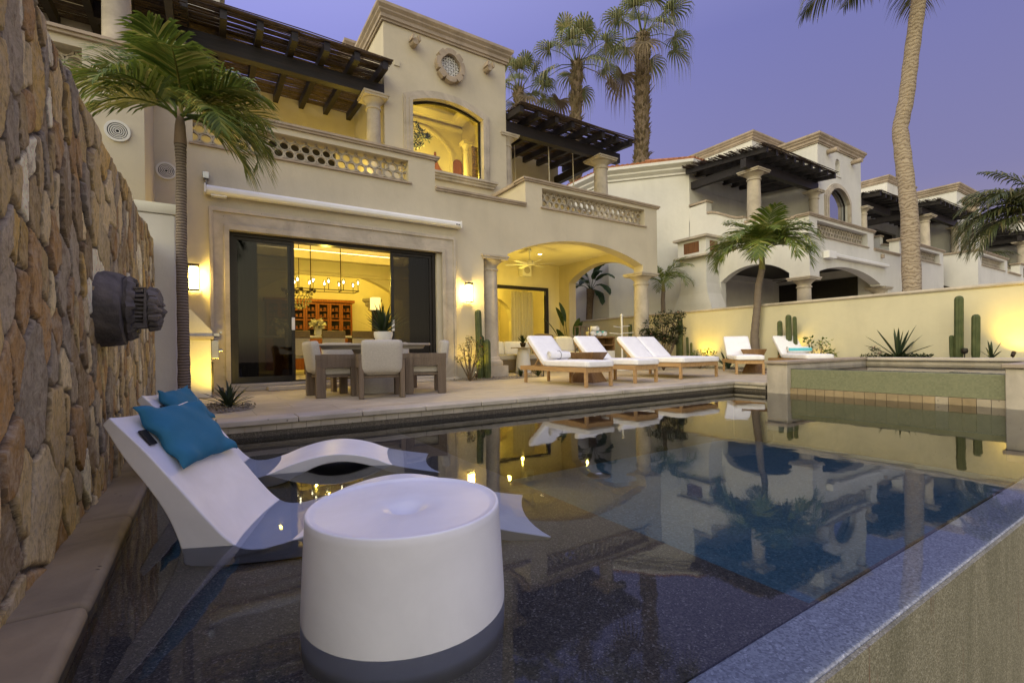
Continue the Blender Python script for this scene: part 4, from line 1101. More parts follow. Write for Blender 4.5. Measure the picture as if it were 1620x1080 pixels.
# ================================================================ PATIO DINING SET
def dining_chair(label):
    root = thing('dining_chair', label, 'chair', (0, 0, 0), 0, 'dining chairs round the patio table')
    # local: sitter looks along +y
    for s in (-1, 1):
        x = s*.30
        b = MB(); b.box((x-.035, .20, 0), (x+.035, .33, .585)); b.build('leg', 'chair_wood', root, local=True, bevel=.008)
        b = MB(); b.box((x-.035, -.33, 0), (x+.035, -.19, .585)); b.build('leg', 'chair_wood', root, local=True, bevel=.008)
        b = MB(); b.box((x-.038, -.335, .586), (x+.038, .335, .66)); 
        for k in range(16): b.box((x+s*.038-.003, -.32+.04*k, .46), (x+s*.038+.003, -.302+.04*k, .655))
        b.box((x-.034, -.189, .46), (x+.034, .199, .585)); b.build('arm', 'chair_wood', root, local=True, bevel=.006)
    b = MB(); b.box((-.264, -.26, .30), (.264, .30, .34)); b.build('seat_base', 'chair_wood', root, local=True, bevel=.006)
    c = cushion((.52, .58, .13), .035, .012, 8); c.tf(Matrix.Translation((0, .02, .405))); c.build('seat_cushion', 'linen', root, smooth='all', local=True)
    c = cushion((.60, .14, .50), .045, .0, 8); c.v = [(p[0], p[1]+.012*(1 if p[1] > 0 else -1)*(1-(p[0]/.3)**2)*(1-(p[2]/.25)**2), p[2]) for p in c.v]
    c.tf(Matrix.Translation((0, -.30, .625)) @ Matrix.Rotation(R(9), 4, 'X')); c.build('back_cushion', 'linen', root, smooth='all', local=True)
    return root
ch = dining_chair('dining chair with its cushioned back turned to the pool, nearest the water'); ch.location = (2.23, 7.33, 0); ch.rotation_euler = (0, 0, R(-10))
dup(ch, (1.66, 7.98, 0), R(-86), 'dining chair at the left end of the patio table, yellow light on its back')
dup(ch, (3.09, 7.62, 0), R(72), 'dining chair at the right end of the patio table, beside the cactus')
dup(ch, (2.10, 9.05, 0), R(-172), 'dining chair on the house side of the patio table, left one')
dup(ch, (3.05, 8.95, 0), R(170), 'dining chair on the house side of the patio table, right one')
tb = thing('dining_table', 'oval patio dining table with pale top and curved pedestal', 'table', (2.42, 8.2, 0))
b = MB(); b.lathe([(.0, .795), (.98, .795), (1.0, .81), (1.0, .826), (.99, .836), (.0, .836)], (2.42, 8.2, 0), 64, 1.0, .56); b.build('tabletop', 'cantera_l', tb, smooth=True)
b = MB(); b.lathe([(0.0, .74), (.86, .74), (.90, .793), (0.0, .793)], (2.42, 8.2, 0), 64, 1.0, .52); b.build('apron', 'linen', tb, smooth=True)
b = MB(); b.lathe([(.36, 0), (.33, .2), (.31, .4), (.33, .6), (.40, .739)], (2.42, 8.15, 0), 36, 1.0, .8); b.build('pedestal', 'linen', tb, smooth=True)

# ================================================================ LEAVES AND PLANTS
def frond(mb, o, az, el, L, droop, n=30, ll=.5, w=.028, rnd=random, base=.18, lean=.45, hang=.35, wr=.02):
    # feather frond: arching midrib with two rows of pointed leaflets
    pts = []; p = Vector(o); d0 = el; seg = 14
    for i in range(seg+1):
        t = i/seg; pts.append(p.copy()); a = d0-droop*t**1.35
        p = p+Vector((math.cos(az)*math.cos(a), math.sin(az)*math.cos(a), math.sin(a)))*(L/seg)
    mb.tube(pts, [wr*(1-.85*i/seg) for i in range(seg+1)], 5)
    side0 = Vector((-math.sin(az), math.cos(az), 0))
    for k in range(n):
        t = base+(1-base)*(k+.5)/n; f = t*seg; i = min(int(f), seg-1); q = pts[i].lerp(pts[i+1], f-i); tan = (pts[i+1]-pts[i]).normalized(); upv = side0.cross(tan).normalized()*-1
        if upv.z < 0: upv = -upv
        prof = math.sin(PI*min(1, .22+.80*(t-base)/(1-base)))**.7
        for s in (-1, 1):
            l_ = ll*max(.25, prof)*rnd.uniform(.82, 1.1); tw = rnd.uniform(-.12, .12)
            dr = (side0*s*(1-.3*t)+tan*(lean+.45*t+tw)+upv*rnd.uniform(.05, .30)).normalized()
            wv = tan*w*.5
            a0 = q; a1 = q+dr*l_*.45-Vector((0, 0, hang*l_*.12)); a2 = q+dr*l_*.8-Vector((0, 0, hang*l_*.42)); a3 = q+dr*l_-Vector((0, 0, hang*l_*.85))
            mb.strip([(a0-wv*.5, a0+wv*.5), (a1-wv, a1+wv), (a2-wv*.7, a2+wv*.7), (a3,)])
m_tan = m_noise('tan_shaft', (.22, .15, .10), (.36, .27, .19), 4, .6, .2, 20, .004, (1, 1, .3))
def feather_palm(label, loc, trunk, rad, fronds, ll=.45, w=.03, leaf='leaf_palm', bark='bark', seed=1, group='palms', hang=.35, kind='palm_tree', n=30, shaft=True, rings=True, shc=None):
    root = thing(kind, label, 'palm tree', loc, 0, group); rd = random.Random(seed)
    P = [Vector(loc)+Vector(p) for p in trunk]
    # smooth and ring the trunk
    Q = []; rr = []
    K = 8 if rings else 4
    for i in range(len(P)-1):
        for k in range(K): t_ = k/K; Q.append(P[i].lerp(P[i+1], t_)); rr.append((rad[i]+(rad[i+1]-rad[i])*t_)*(1+.035*((k % 2)*2-1)))
    Q.append(P[-1]); rr.append(rad[-1])
    b = MB(); b.tube(Q, rr, 14); b.build('trunk', bark, root, smooth='all')
    top = P[-1]
    if shaft:
        b = MB(); b.tube([top-Vector((0, 0, .02)), top+Vector((0, 0, shaft*.5)), top+Vector((0, 0, shaft))], [rad[-1]*1.05, rad[-1]*.85, rad[-1]*.4], 12); b.build('crown_shaft', m_tan if shc else m_shaft, root, smooth='all'); top = top+Vector((0, 0, shaft*.8))
    b = MB()
    for az, el, L, dr in fronds: frond(b, top+Vector((rd.uniform(-.03, .03), rd.uniform(-.03, .03), rd.uniform(-.06, .03))), R(az), R(el), L, dr, n, ll, w, rd, hang=hang, wr=rad[-1]*.28)
    b.build('crown', leaf, root, fix=False)
    return root
m_shaft = m_noise('crown_shaft', (.10, .13, .03), (.28, .25, .10), 4, .5, .1, 20, .004, (1, 1, .3))
m_ring = NT('ringed_bark'); v_ = m_ring.mapping(); wv_ = m_ring.node('ShaderNodeTexWave'); wv_.bands_direction = 'Z'; wv_.inputs['Scale'].default_value = 9; wv_.inputs['Distortion'].default_value = 2.5; wv_.inputs['Detail'].default_value = 3
m_ring.l.new(v_, wv_.inputs[0]); m_ring.col(m_ring.ramp(wv_.outputs['Fac'], [(.0, (.075, .055, .045)), (.35, (.19, .15, .12)), (1, (.26, .21, .165))])); m_ring.rough(.9); m_ring.bump(wv_.outputs['Fac'], .7, .012); M['ring'] = m_ring.m
m_r2 = NT('coconut_bark'); v_ = m_r2.mapping(); wv_ = m_r2.node('ShaderNodeTexWave'); wv_.bands_direction = 'Z'; wv_.inputs['Scale'].default_value = 3.4; wv_.inputs['Distortion'].default_value = 9; wv_.inputs['Detail'].default_value = 5; wv_.inputs['Detail Scale'].default_value = 2
m_r2.l.new(v_, wv_.inputs[0]); c_2 = m_r2.ramp(wv_.outputs['Fac'], [(.0, (.12, .09, .06)), (.05, (.30, .235, .165)), (.6, (.36, .29, .21)), (1, (.42, .35, .26))]); m_r2.col(m_r2.mixc(m_r2.math('MULTIPLY', m_r2.noise(v_, 6, 5), .6), c_2, (.16, .12, .08))); m_r2.rough(.9); m_r2.bump(wv_.outputs['Fac'], .45, .015); M['coco_bark'] = m_r2.m

feather_palm('slim palm with a ringed grey trunk in front of the white garden wall', (-.27, 7.15, -.1), [(0, 0, 0), (.0, 0, .8), (-.01, 0, 2.1), (.0, 0, 3.15), (-.005, 0, 3.42)], [.075, .066, .060, .056, .066],
    [(182, 38, 1.35, 1.9), (200, 12, 1.15, 1.8), (160, 60, 1.1, 1.3), (120, 70, 1.1, .9), (95, 85, 1.15, .5), (60, 72, 1.1, .9), (20, 45, 1.2, 1.4), (0, 30, 1.15, 1.9), (345, 8, 1.2, 1.9), (330, 50, 1.1, 1.6), (300, 20, 1.05, 1.9), (265, 55, 1.0, 1.4), (240, 75, 1.05, .9), (10, 65, 1.05, 1.1), (355, -12, 1.0, 1.4), (225, 35, 1.1, 1.7)], .62, .034, bark='ring', seed=3, shaft=.42, hang=.40, n=54, shc='m_tan')
feather_palm('palm arching over the loungers in front of the boundary wall', (13.95, 8.1, 0), [(0, 0, 0), (0, .05, 1.0), (.0, -.05, 1.9), (.02, -.08, 2.5), (.03, -.20, 3.0)], [.15, .115, .10, .095, .085],
    [(100, 38, 1.9, 2.5), (90, 55, 2.0, 2.4), (118, 50, 1.9, 2.5), (80, 62, 1.8, 2.1), (130, 30, 1.7, 2.4), (280, 55, 1.9, 2.3), (266, 42, 2.0, 2.4), (275, 25, 1.8, 2.2), (250, 40, 1.8, 2.5), (180, 58, 1.6, 2.2), (205, 40, 1.7, 2.5), (155, 42, 1.7, 2.4), (225, 62, 1.6, 2.0), (0, 60, 1.7, 2.0), (40, 48, 1.7, 2.2), (320, 48, 1.7, 2.2), (235, 78, 1.5, 1.0), (110, 74, 1.5, 1.3), (300, 68, 1.6, 1.7), (60, 75, 1.5, 1.3)], .72, .05, bark='ring', seed=5, shaft=.65, hang=.35, n=38)
feather_palm('short palm behind the boundary wall, beside the porch column', (15.35, 12.7, 0), [(0, 0, 0), (0, 0, 1.5), (0, .03, 2.6), (0, .0, 2.95)], [.12, .10, .085, .08],
    [(95, 45, 1.5, 2.3), (80, 65, 1.5, 1.7), (275, 62, 1.6, 1.9), (262, 42, 1.6, 2.4), (180, 60, 1.4, 1.8), (0, 60, 1.4, 1.8), (130, 35, 1.4, 2.2), (230, 35, 1.4, 2.2), (300, 75, 1.4, 1.2), (310, 40, 1.4, 2.2), (50, 40, 1.4, 2.2), (110, 80, 1.3, .9)], .50, .032, bark='ring', seed=8, shaft=.4)
# tall leaning coconut palm, only its lower fronds reach into view
feather_palm('very tall palm with a bent pale trunk rising behind the boundary wall', (14.95, 4.62, -.1), [(0, .06, 0), (0, .0, 2.2), (0, .03, 4.1), (0, .13, 5.4), (0, .20, 6.3), (0, .06, 7.0), (0, -.05, 8.0), (0, -.20, 9.2), (0, -.3, 10.2)], [.33, .20, .185, .18, .17, .165, .16, .155, .15],
    [(150, 30, 3.4, 1.9), (128, 55, 3.0, 1.7), (175, 45, 3.0, 1.7), (200, 60, 3.0, 1.5), (90, 45, 3.2, 1.7), (60, 50, 3.0, 1.5), (140, 42, 3.5, 1.8), (160, 18, 3.1, 1.6), (20, 40, 3.0, 1.7), (330, 45, 3.0, 1.7), (290, 40, 3.0, 1.7), (250, 45, 3.0, 1.7), (270, 75, 3.0, .9), (120, 80, 2.8, .8)], .95, .05, 'leaf_coco', 'coco_bark', 12, shaft=0, n=56, hang=.85, rings=False)
feather_palm('leaning coconut palm at the right edge, fronds over the farthest roofs', (25.2, 3.9, -2), [(0, 0, 0), (0, 0, 4), (0, 0, 7.1)], [.2, .17, .15],
    [(118, 55, 3.0, 2.0), (100, 40, 3.0, 2.2), (135, 30, 3.2, 2.1), (90, 65, 3.0, 1.7), (150, 55, 2.8, 2.0), (120, 12, 2.9, 1.9), (180, 50, 2.8, 2.0), (60, 45, 2.9, 1.9), (30, 45, 2.8, 1.9), (340, 45, 2.8, 1.9), (290, 45, 2.8, 1.9), (240, 45, 2.8, 1.9), (105, 78, 2.8, 1.2), (112, 32, 3.0, 2.1), (128, 44, 3.1, 2.2), (96, 22, 2.9, 2.0), (140, 15, 3.0, 2.0), (122, 66, 2.8, 1.9)], .95, .06, 'leaf_coco', 'coco_bark', 15, shaft=0, n=40, hang=.6, rings=False)
feather_palm('small distant palm low on the right, beyond the terraces', (41, 9.7, 0), [(0, 0, 0), (0, 0, 2), (0, 0, 5.6)], [.2, .17, .15],
    [(az, el, 2.6, 1.8) for az, el in ((100, 50), (130, 30), (160, 55), (70, 40), (200, 45), (240, 40), (280, 50), (320, 40), (20, 50), (180, 75), (110, 10), (150, 5))], .7, .05, 'leaf_coco', 'coco_bark', 17, shaft=0, n=26, hang=.5, rings=False)

def fan_leaf(mb, dead, o, az, el, pl, bl, rd, is_dead=False):
    # stalk, then a round blade whose split tips hang down
    d = Vector((math.cos(az)*math.cos(el), math.sin(az)*math.cos(el), math.sin(el))); side = Vector((-math.sin(az), math.cos(az), 0))
    o = Vector(o); mid = o+d*pl*.55; e = o+d*pl-Vector((0, 0, pl*.16*math.cos(el)))
    t_ = dead if is_dead else mb
    t_.tube([o, mid, e], [.035, .025, .018], 4)
    d2 = (d-Vector((0, 0, .35 if el < 1.0 else .1))).normalized(); nrm_ = side.cross(d2).normalized(); 
    if nrm_.z < 0: nrm_ = -nrm_
    n = 34
    for k in range(n):
        a = R(-118+236*k/(n-1)); r = bl*(.78+.22*math.cos(a))*rd.uniform(.93, 1.06)
        dr = (d2*math.cos(a)+side*math.sin(a)+nrm_*(.10 if k % 2 else -.02)).normalized()
        ww = r*.55*R(236)/(n-1)*1.15; sd = (side*math.cos(a)-d2*math.sin(a))
        p1 = e+dr*r*.5; p2 = e+dr*r*.78-Vector((0, 0, r*.10)); p3 = e+dr*r*.92-Vector((0, 0, r*.34)); p4 = e+dr*r*.95-Vector((0, 0, r*rd.uniform(.75, 1.35)))
        t_.strip([(e-sd*.01, e+sd*.01), (p1-sd*ww*.5, p1+sd*ww*.5), (p2-sd*ww*.36, p2+sd*ww*.36), (p3-sd*ww*.14, p3+sd*ww*.14), (p4,)])
def fan_palm(label, loc, H, r0, r1, ps, seed, lean=(0, 0), nl=34):
    root = thing('fan_palm', label, 'palm tree', loc, 0, 'tall fan palms behind the villas'); rd = random.Random(seed)
    L = Vector(loc); n = 40
    pts = [L+Vector((lean[0]*(i/n)**1.5, lean[1]*(i/n)**1.5, H*i/n)) for i in range(n+1)]
    rr = [r0+(r1-r0)*i/n for i in range(n+1)]; rr = [r*(1+.06*math.sin(i*1.9)) for i, r in enumerate(rr)]
    b = MB(); b.tube(pts, rr, 12); b.build('trunk', 'bark', root, smooth='all')
    b = MB(); N_ = int(H*52)
    for k in range(N_):   # old leaf bases
        t_ = rd.uniform(.25, 1)**.8; i = t_*n; p = pts[min(int(i), n-1)]; az = rd.uniform(0, 2*PI); r = rr[min(int(i), n)]
        z = p.z+rd.uniform(0, H/n); c = Vector((p.x+math.cos(az)*r*.92, p.y+math.sin(az)*r*.92, z)); out = Vector((math.cos(az), math.sin(az), 0)); sd = Vector((-math.sin(az), math.cos(az), 0))
        l_ = rd.uniform(.12, .30)*(1.0+.8*(rd.random() < .15)); w_ = rd.uniform(.05, .09)
        tip = c+out*l_*rd.uniform(.35, .8)+Vector((0, 0, l_*rd.uniform(.3, .9)))
        b.add([c-sd*w_, c+sd*w_, c-Vector((0, 0, .09))+out*.03, tip-sd*w_*.25, tip+sd*w_*.25], [(0, 1, 4, 3), (1, 2, 4), (2, 0, 3), (2, 3, 4), (0, 2, 1)])
    b.build('leaf_bases', 'leaf_dead', root, fix=False)
    top = pts[-1]; g = MB(); dd = MB()
    for k in range(nl):
        el = R(85-125*(k/nl)**1.1+rd.uniform(-8, 8)); az = k*2.39996+rd.uniform(-.2, .2)
        fan_leaf(g, dd, top+Vector((math.cos(az)*.12, math.sin(az)*.12, .1-.3*k/nl)), az, el, ps*rd.uniform(.85, 1.1), ps*rd.uniform(.62, .76), rd, k > nl*.86)
    g.build('crown', 'leaf_fan', root, fix=False); dd.build('dead_fronds', 'leaf_dead', root, fix=False)
    return root
fan_palm('tallest fan palm with shaggy trunk, right of the other two', (21.0, 19, 0), 18.9, .46, .38, 1.95, 2, (.5, 0), 21)
fan_palm('middle fan palm of the three behind the roof', (16.85, 20, 0), 16.5, .33, .27, 1.7, 4, (.45, 0), 20)
fan_palm('smallest fan palm, just right of the tower', (14.75, 22, 0), 15.2, .28, .25, 1.35, 6, (0, 0), 17)

def big_leaf(mb, o, az, el, stalk, L, Wd, droop, rd, split=False):
    d = lambda a: Vector((math.cos(az)*math.cos(a), math.sin(az)*math.cos(a), math.sin(a))); side = Vector((-math.sin(az), math.cos(az), 0))
    p = Vector(o); pts = [p]
    for i in range(4): p = p+d(el-droop*.15*i/4)*(stalk/4); pts.append(p)
    mb.tube(pts, [.022, .018, .014, .012, .01], 5)
    n = 9; rows = []; q = p
    mids = [q]
    for i in range(n): q = q+d(el-droop*(.15+.85*((i+1)/n)**1.2))*(L/n); mids.append(q)
    for i in range(n):
        a, c = mids[i], mids[i+1]; w0 = Wd*math.sin(PI*min(1, (i/n)*.92+.06))**.7; w1 = Wd*math.sin(PI*min(.999, ((i+1)/n)*.92+.06))**.7
        if i == n-1: w1 = .004
        tn = (c-a).normalized(); up_ = Vector((0, 0, .35))
        for s in (-1, 1):
            dz = Vector((0, 0, -Wd*.25 if split else Wd*.18)); j = rd.uniform(.75, 1.05) if split else 1
            mb.add([a, c, c+(side*s*w1+dz*(w1/Wd))*j, a+(side*s*w0+dz*(w0/Wd))*j], [(0, 1, 2, 3)])
st = thing('bird_of_paradise', 'young bird of paradise plant with broad upright leaves in the porch corner', 'plant', (11.05, 13.4, 0))
b = MB(); rd = random.Random(7)
for az, el, s_, l_, w_ in ((150, 66, 1.0, .85, .13), (175, 80, 1.3, .75, .14), (200, 62, .65, .80, .13), (20, 72, 1.0, .8, .12), (100, 84, 1.45, .8, .13), (215, 45, .45, .6, .11), (330, 60, .8, .7, .12), (270, 70, .9, .7, .12)):
    big_leaf(b, (11.05, 13.4, .25), R(az), R(el), s_, l_, w_, .45, rd)
b.build('leaves', 'leaf_big', st, fix=False)
b = MB(); b.lathe([(.20, 0), (.26, .3), (.27, .42), (.24, .42), (.23, .36), (.001, .36)], (11.05, 13.4, 0), 24); b.build('pot', 'ceramic', st, smooth=True)
tp = thing('travellers_palm', 'banana-leaved palm beyond the boundary wall, framed by the side arch', 'palm tree', (14.7, 16.4, 0))
b = MB(); b.tube([(14.7, 16.4, 0), (14.68, 16.4, 1.5), (14.66, 16.3, 2.9), (14.66, 16.2, 3.4)], [.13, .13, .15, .20], 12); displaced(b, .05, 5, 2).build('trunk', 'bark', tp, smooth=True)
b = MB()
for az, el, s_, l_ in ((110, 60, .5, 1.2), (265, 78, .7, 1.4), (262, 52, .6, 1.5), (258, 30, .5, 1.4), (245, 62, .6, 1.3), (98, 40, .5, 1.2), (100, 80, .7, 1.3), (180, 60, .5, 1.1), (210, 45, .5, 1.2), (150, 40, .5, 1.1), (255, 8, .4, 1.1)):
    big_leaf(b, (14.66, 16.2, 3.3), R(az), R(el), s_, l_, .20, 1.7, rd, True)
b.build('crown', 'leaf_big', tp, fix=False)
def cactus(label, loc, stems, group, seed=1):
    root = thing('cactus', label, 'cactus', loc, 0, group); rd = random.Random(seed)
    for dx, dy, h, r in stems:
        b = MB(); n = 7; K = n*6; prof = [(.80, 0), (1, .15)]+[(1, .15+(h-.15-r)*i/10) for i in range(1, 11)]+[(.9, h-r*.55), (.68, h-r*.22), (.35, h-.03*r), (.02, h)]
        vs = []; 
        lx, ly = rd.uniform(-.02, .02), rd.uniform(-.02, .02); ph = rd.uniform(0, 1)
        for f, z in prof:
            for k in range(K):
                a = 2*PI*k/K+ph; rr = r*f*(.74+.26*abs(math.cos(n*a/2))**.7); vs.append((loc[0]+dx+lx*z+rr*math.cos(a), loc[1]+dy+ly*z+rr*math.sin(a), loc[2]+z))
        fs = [(i*K+k, i*K+(k+1) % K, (i+1)*K+(k+1) % K, (i+1)*K+k) for i in range(len(prof)-1) for k in range(K)]
        b.add(vs, fs); b.build('stem', 'cactus', root, smooth='all')
    return root
cactus('tall twin column cactus beside the porch column, against the villa', (5.42, 9.9, 0), [(0, 0, 1.66, .082), (.17, -.06, .95, .088), (.10, .10, 1.05, .07)], 'column cacti', 1)
cactus('dark pair of column cacti beside the flowering bush', (13.85, 10.75, 0), [(0, 0, 1.72, .085), (.0, -.30, 1.05, .045), (0, -.42, .85, .04), (0, .14, .9, .045)], 'column cacti', 2)
cactus('three-stemmed column cactus behind the rear lounger', (13.9, 7.15, 0), [(0, .20, 1.42, .070), (0, -.04, 1.58, .078), (0.03, -.22, 1.52, .055), (-.05, .08, .7, .05)], 'column cacti', 3)
cactus('tallest column cactus on the raised bed behind the spa', (13.75, 3.45, .33), [(0, 0, 1.40, .082), (.0, -.27, .98, .075), (0, .11, .55, .045)], 'column cacti', 4)
cactus('slim cactus by the towel rack near the side arch', (12.6, 11.9, 0), [(0, 0, 1.55, .07), (.2, -.3, 1.1, .04), (.2, -.1, .95, .035)], 'column cacti', 5)
def agave(label, loc, n, L, w, seed, up=.9, leaf='leaf_agave', name='agave', cat='agave', spread=1.0, group=None):
    root = thing(name, label, cat, loc, 0, group); rd = random.Random(seed); b = MB()
    for k in range(n):
        az = k*2.4+rd.uniform(-.3, .3); el = R(max(8, 88-spread*75*(k/n)**.8)+rd.uniform(-8, 8)); l_ = L*rd.uniform(.7, 1.1); sd = Vector((-math.sin(az), math.cos(az), 0))
        p = Vector(loc)+Vector((0, 0, .02)); rows = []; m_ = 6
        for i in range(m_+1):
            t = i/m_; a = el-(1-up)*1.6*t*t; ww = w*(math.sin(PI*(.25+.72*t))**.8)
            rows.append((p-sd*ww*.5+Vector((0, 0, ww*.18)), p+sd*ww*.5+Vector((0, 0, ww*.18))) if i < m_ else (p,))
            if i < m_-0: p = p+Vector((math.cos(az)*math.cos(a), math.sin(az)*math.cos(a), math.sin(a)))*l_/m_
        b.strip(rows)
        b.strip([(r[0], (r[0]+r[1])/2-Vector((0, 0, w*.18))) if len(r) == 2 else r for r in rows]); b.strip([((r[0]+r[1])/2-Vector((0, 0, w*.18)), r[1]) if len(r) == 2 else r for r in rows])
    b.build('leaves', leaf, root, fix=False); return root
agave('spiky green agave in the gravel beside the patio edge', (.20, 7.0, .0), 30, .36, .042, 2, .72)
agave('open-leaved agave on the raised bed behind the spa', (13.8, 4.55, .34), 16, .85, .07, 3, .93, spread=.85)
agave('grey agave between the double lounger and the single lounger', (13.3, 8.6, .0), 12, .85, .09, 4, .95, spread=.8)
agave('low agave near the bright wall light on the right', (13.8, 2.95, .34), 9, .38, .05, 5, .9, spread=.9)
agave('small spiky plant at the foot of the porch column', (6.55, 9.85, .0), 26, .26, .03, 6, .9, 'leaf_shrub', spread=.8)
agave('second small spiky plant, nearer the garden spike light', (7.0, 9.75, .0), 26, .28, .03, 7, .9, 'leaf_shrub', spread=.8)
def leaf_clump(mb, c, r, n, ls, rd, flat=.8, wd=.45):
    for _ in range(n):
        d = Vector((rd.gauss(0, 1), rd.gauss(0, 1), rd.gauss(0, 1))).normalized()*r*rd.uniform(.35, 1)**.6; d.z *= flat
        p = Vector(c)+d; az = rd.uniform(0, 6.28); el = rd.uniform(-.7, .9); dr = Vector((math.cos(az)*math.cos(el), math.sin(az)*math.cos(el), math.sin(el))); sd = dr.cross(Vector((0, 0, 1))).normalized()
        l_ = ls*rd.uniform(.7, 1.2); mb.add([p, p+dr*l_*.5+sd*l_*wd*.5, p+dr*l_, p+dr*l_*.5-sd*l_*wd*.5], [(0, 1, 2, 3)])
def shrub(label, loc, clumps, n, ls, seed, flowers=0, stems=True, leaf='leaf_shrub', fcol='petal', name='shrub', cat='shrub', fs=.05, group=None):
    root = thing(name, label, cat, loc, 0, group); rd = random.Random(seed); L = Vector(loc)
    b = MB(); s = MB(); f = MB()
    for cx, cy, cz, r in clumps:
        c = L+Vector((cx, cy, cz)); leaf_clump(b, c, r, n, ls, rd)
        if stems:
            m_ = L.lerp(c, .5)+Vector((rd.uniform(-.05, .05), rd.uniform(-.05, .05), 0)); s.tube([L, m_, c], [.022, .014, .006], 5)
            for _ in range(3): e = c+Vector((rd.uniform(-r, r), rd.uniform(-r, r), rd.uniform(-r*.5, r)))*.8; s.tube([m_, e], [.008, .004], 4)
    for _ in range(flowers):
        cx, cy, cz, r = rd.choice(clumps); d = Vector((rd.uniform(-1, .2), rd.uniform(-1, .2), rd.uniform(-.2, 1))).normalized()*r; p = L+Vector((cx, cy, cz))+d
        for k in range(5):
            a = k*1.256; e = Vector((math.cos(a), math.sin(a)*.6, .4))*fs; q = Vector((math.cos(a+.6), math.sin(a+.6)*.6, .3))*fs*.7; f.add([p, p+q, p+e, p+Vector((math.cos(a-.6), math.sin(a-.6)*.6, .3))*fs*.7], [(0, 1, 2, 3)])
    b.build('foliage', leaf, root, fix=False)
    if stems: s.build('stems', 'bark', root, smooth='all')
    if flowers: f.build('flowers', fcol, root, fix=False)
    return root
shrub('leggy flowering shrub with red blooms beside the tall cactus', (5.0, 9.62, 0), [(-.15, 0, .75, .17), (.1, .05, .85, .17), (.25, -.1, .62, .15), (-.05, -.1, .52, .14), (.32, .05, .85, .13), (-.25, .05, .5, .12), (.2, -.12, .38, .12), (.0, .0, .95, .1)], 95, .055, 5, 7, fcol=m_leaf('red_petal', (.45, .03, .02), (.55, .06, .03)), fs=.03)
shrub('rounded oleander bush with pink flowers in front of the porch column', (11.75, 9.75, 0), [(-.5, 0, 1.35, .30), (-.15, -.1, 1.55, .32), (.25, 0, 1.6, .32), (.6, .1, 1.45, .30), (-.7, .1, 1.15, .2), (.1, .1, 1.2, .3), (.5, -.1, 1.15, .25), (-.3, .0, 1.05, .22), (.75, 0, 1.7, .2), (.85, .05, 1.25, .2), (-.55, -.05, 1.0, .2), (.0, -.1, .95, .2), (.5, 0, .9, .18)], 330, .085, 6, 9, fs=.06)
shrub('small green bush lit from behind near the double lounger', (13.3, 9.6, 0), [(0, 0, .42, .22), (.1, -.3, .5, .2), (-.1, .25, .36, .18)], 150, .09, 7, leaf='leaf_palm')
shrub('little red-leaved plant alone on the raised bed', (13.8, 5.2, .33) if False else (13.85, 4.98, .34), [(0, 0, .17, .12), (0, .08, .24, .08)], 90, .06, 8, 4, stems=False, fcol='petal', fs=.05)
shrub('wispy plant casting its shadow by the wall light', (13.7, 6.35, 0), [(0, 0, .55, .2), (0, -.2, .75, .2), (0, .15, .8, .15), (0, -.35, .5, .15)], 40, .13, 9, leaf='leaf_palm')
gc = MB(); rd = random.Random(10)
for k in range(14): leaf_clump(gc, (13.7+rd.uniform(-.2, .2), 4.55+rd.uniform(-.75, .6), .40), .12, 60, .09, rd, .5)
o = gc.build('ground_cover', 'leaf_shrub', fix=False); o['kind'] = 'stuff'; tag(o, 'low leafy ground cover round the open agave', 'ground cover')
gm = MB()
def mound(mb, cx, cy, rx, ry, z, h): mb.lathe([(1, z), (.97, z+h*.6), (.8, z+h), (.001, z+h*1.1)], (cx, cy, 0), 32, rx, ry)
mound(gm, .05, 7.05, .45, .50, .001, .02); mound(gm, 6.0, 10.0, 1.35, .42, .001, .025)
struct('gravel_bed', gm, 'gravel')
rd = random.Random(2); gm = MB()
for k in range(420):
    a = rd.uniform(0, 6.28); r = rd.random()**.5
    cx, cy = (.05+.46*r*math.cos(a), 7.05+.52*r*math.sin(a)) if k % 2 else (6.0+1.36*r*math.cos(a), 10.0+.45*r*math.sin(a)); s_ = rd.uniform(.012, .03)
    if cy > 10.15: continue
    gm.obox((cx, cy, .025+s_*.3), (s_, s_*.8, s_*.6), (rd.uniform(0, 3), rd.uniform(0, 3), rd.uniform(0, 3)))
o = gm.build('loose_gravel', 'gravel', bevel=.003); o['kind'] = 'stuff'; tag(o, 'loose gravel scattered over the planting beds', 'gravel')
gm = MB()
for k in range(1300):
    cx, cy = rd.uniform(13.5, 14.2), rd.uniform(5.1, 14); s_ = rd.uniform(.02, .05); gm.obox((cx, cy, .02+s_*.25), (s_, s_*.8, s_*.6), (rd.uniform(0, 3), rd.uniform(0, 3), rd.uniform(0, 3)))
o = gm.build('bed_pebbles', 'gravel'); o['kind'] = 'stuff'; tag(o, 'pebbles along the foot of the boundary wall', 'pebbles')

M['brass'] = m_noise('old_brass', (.06, .035, .01), (.40, .28, .09), 16, .45, .5, 30, .01, metal=.6)
M['lit_panel'] = m_emit('lit_panel', (1, .78, .25), 1.3)
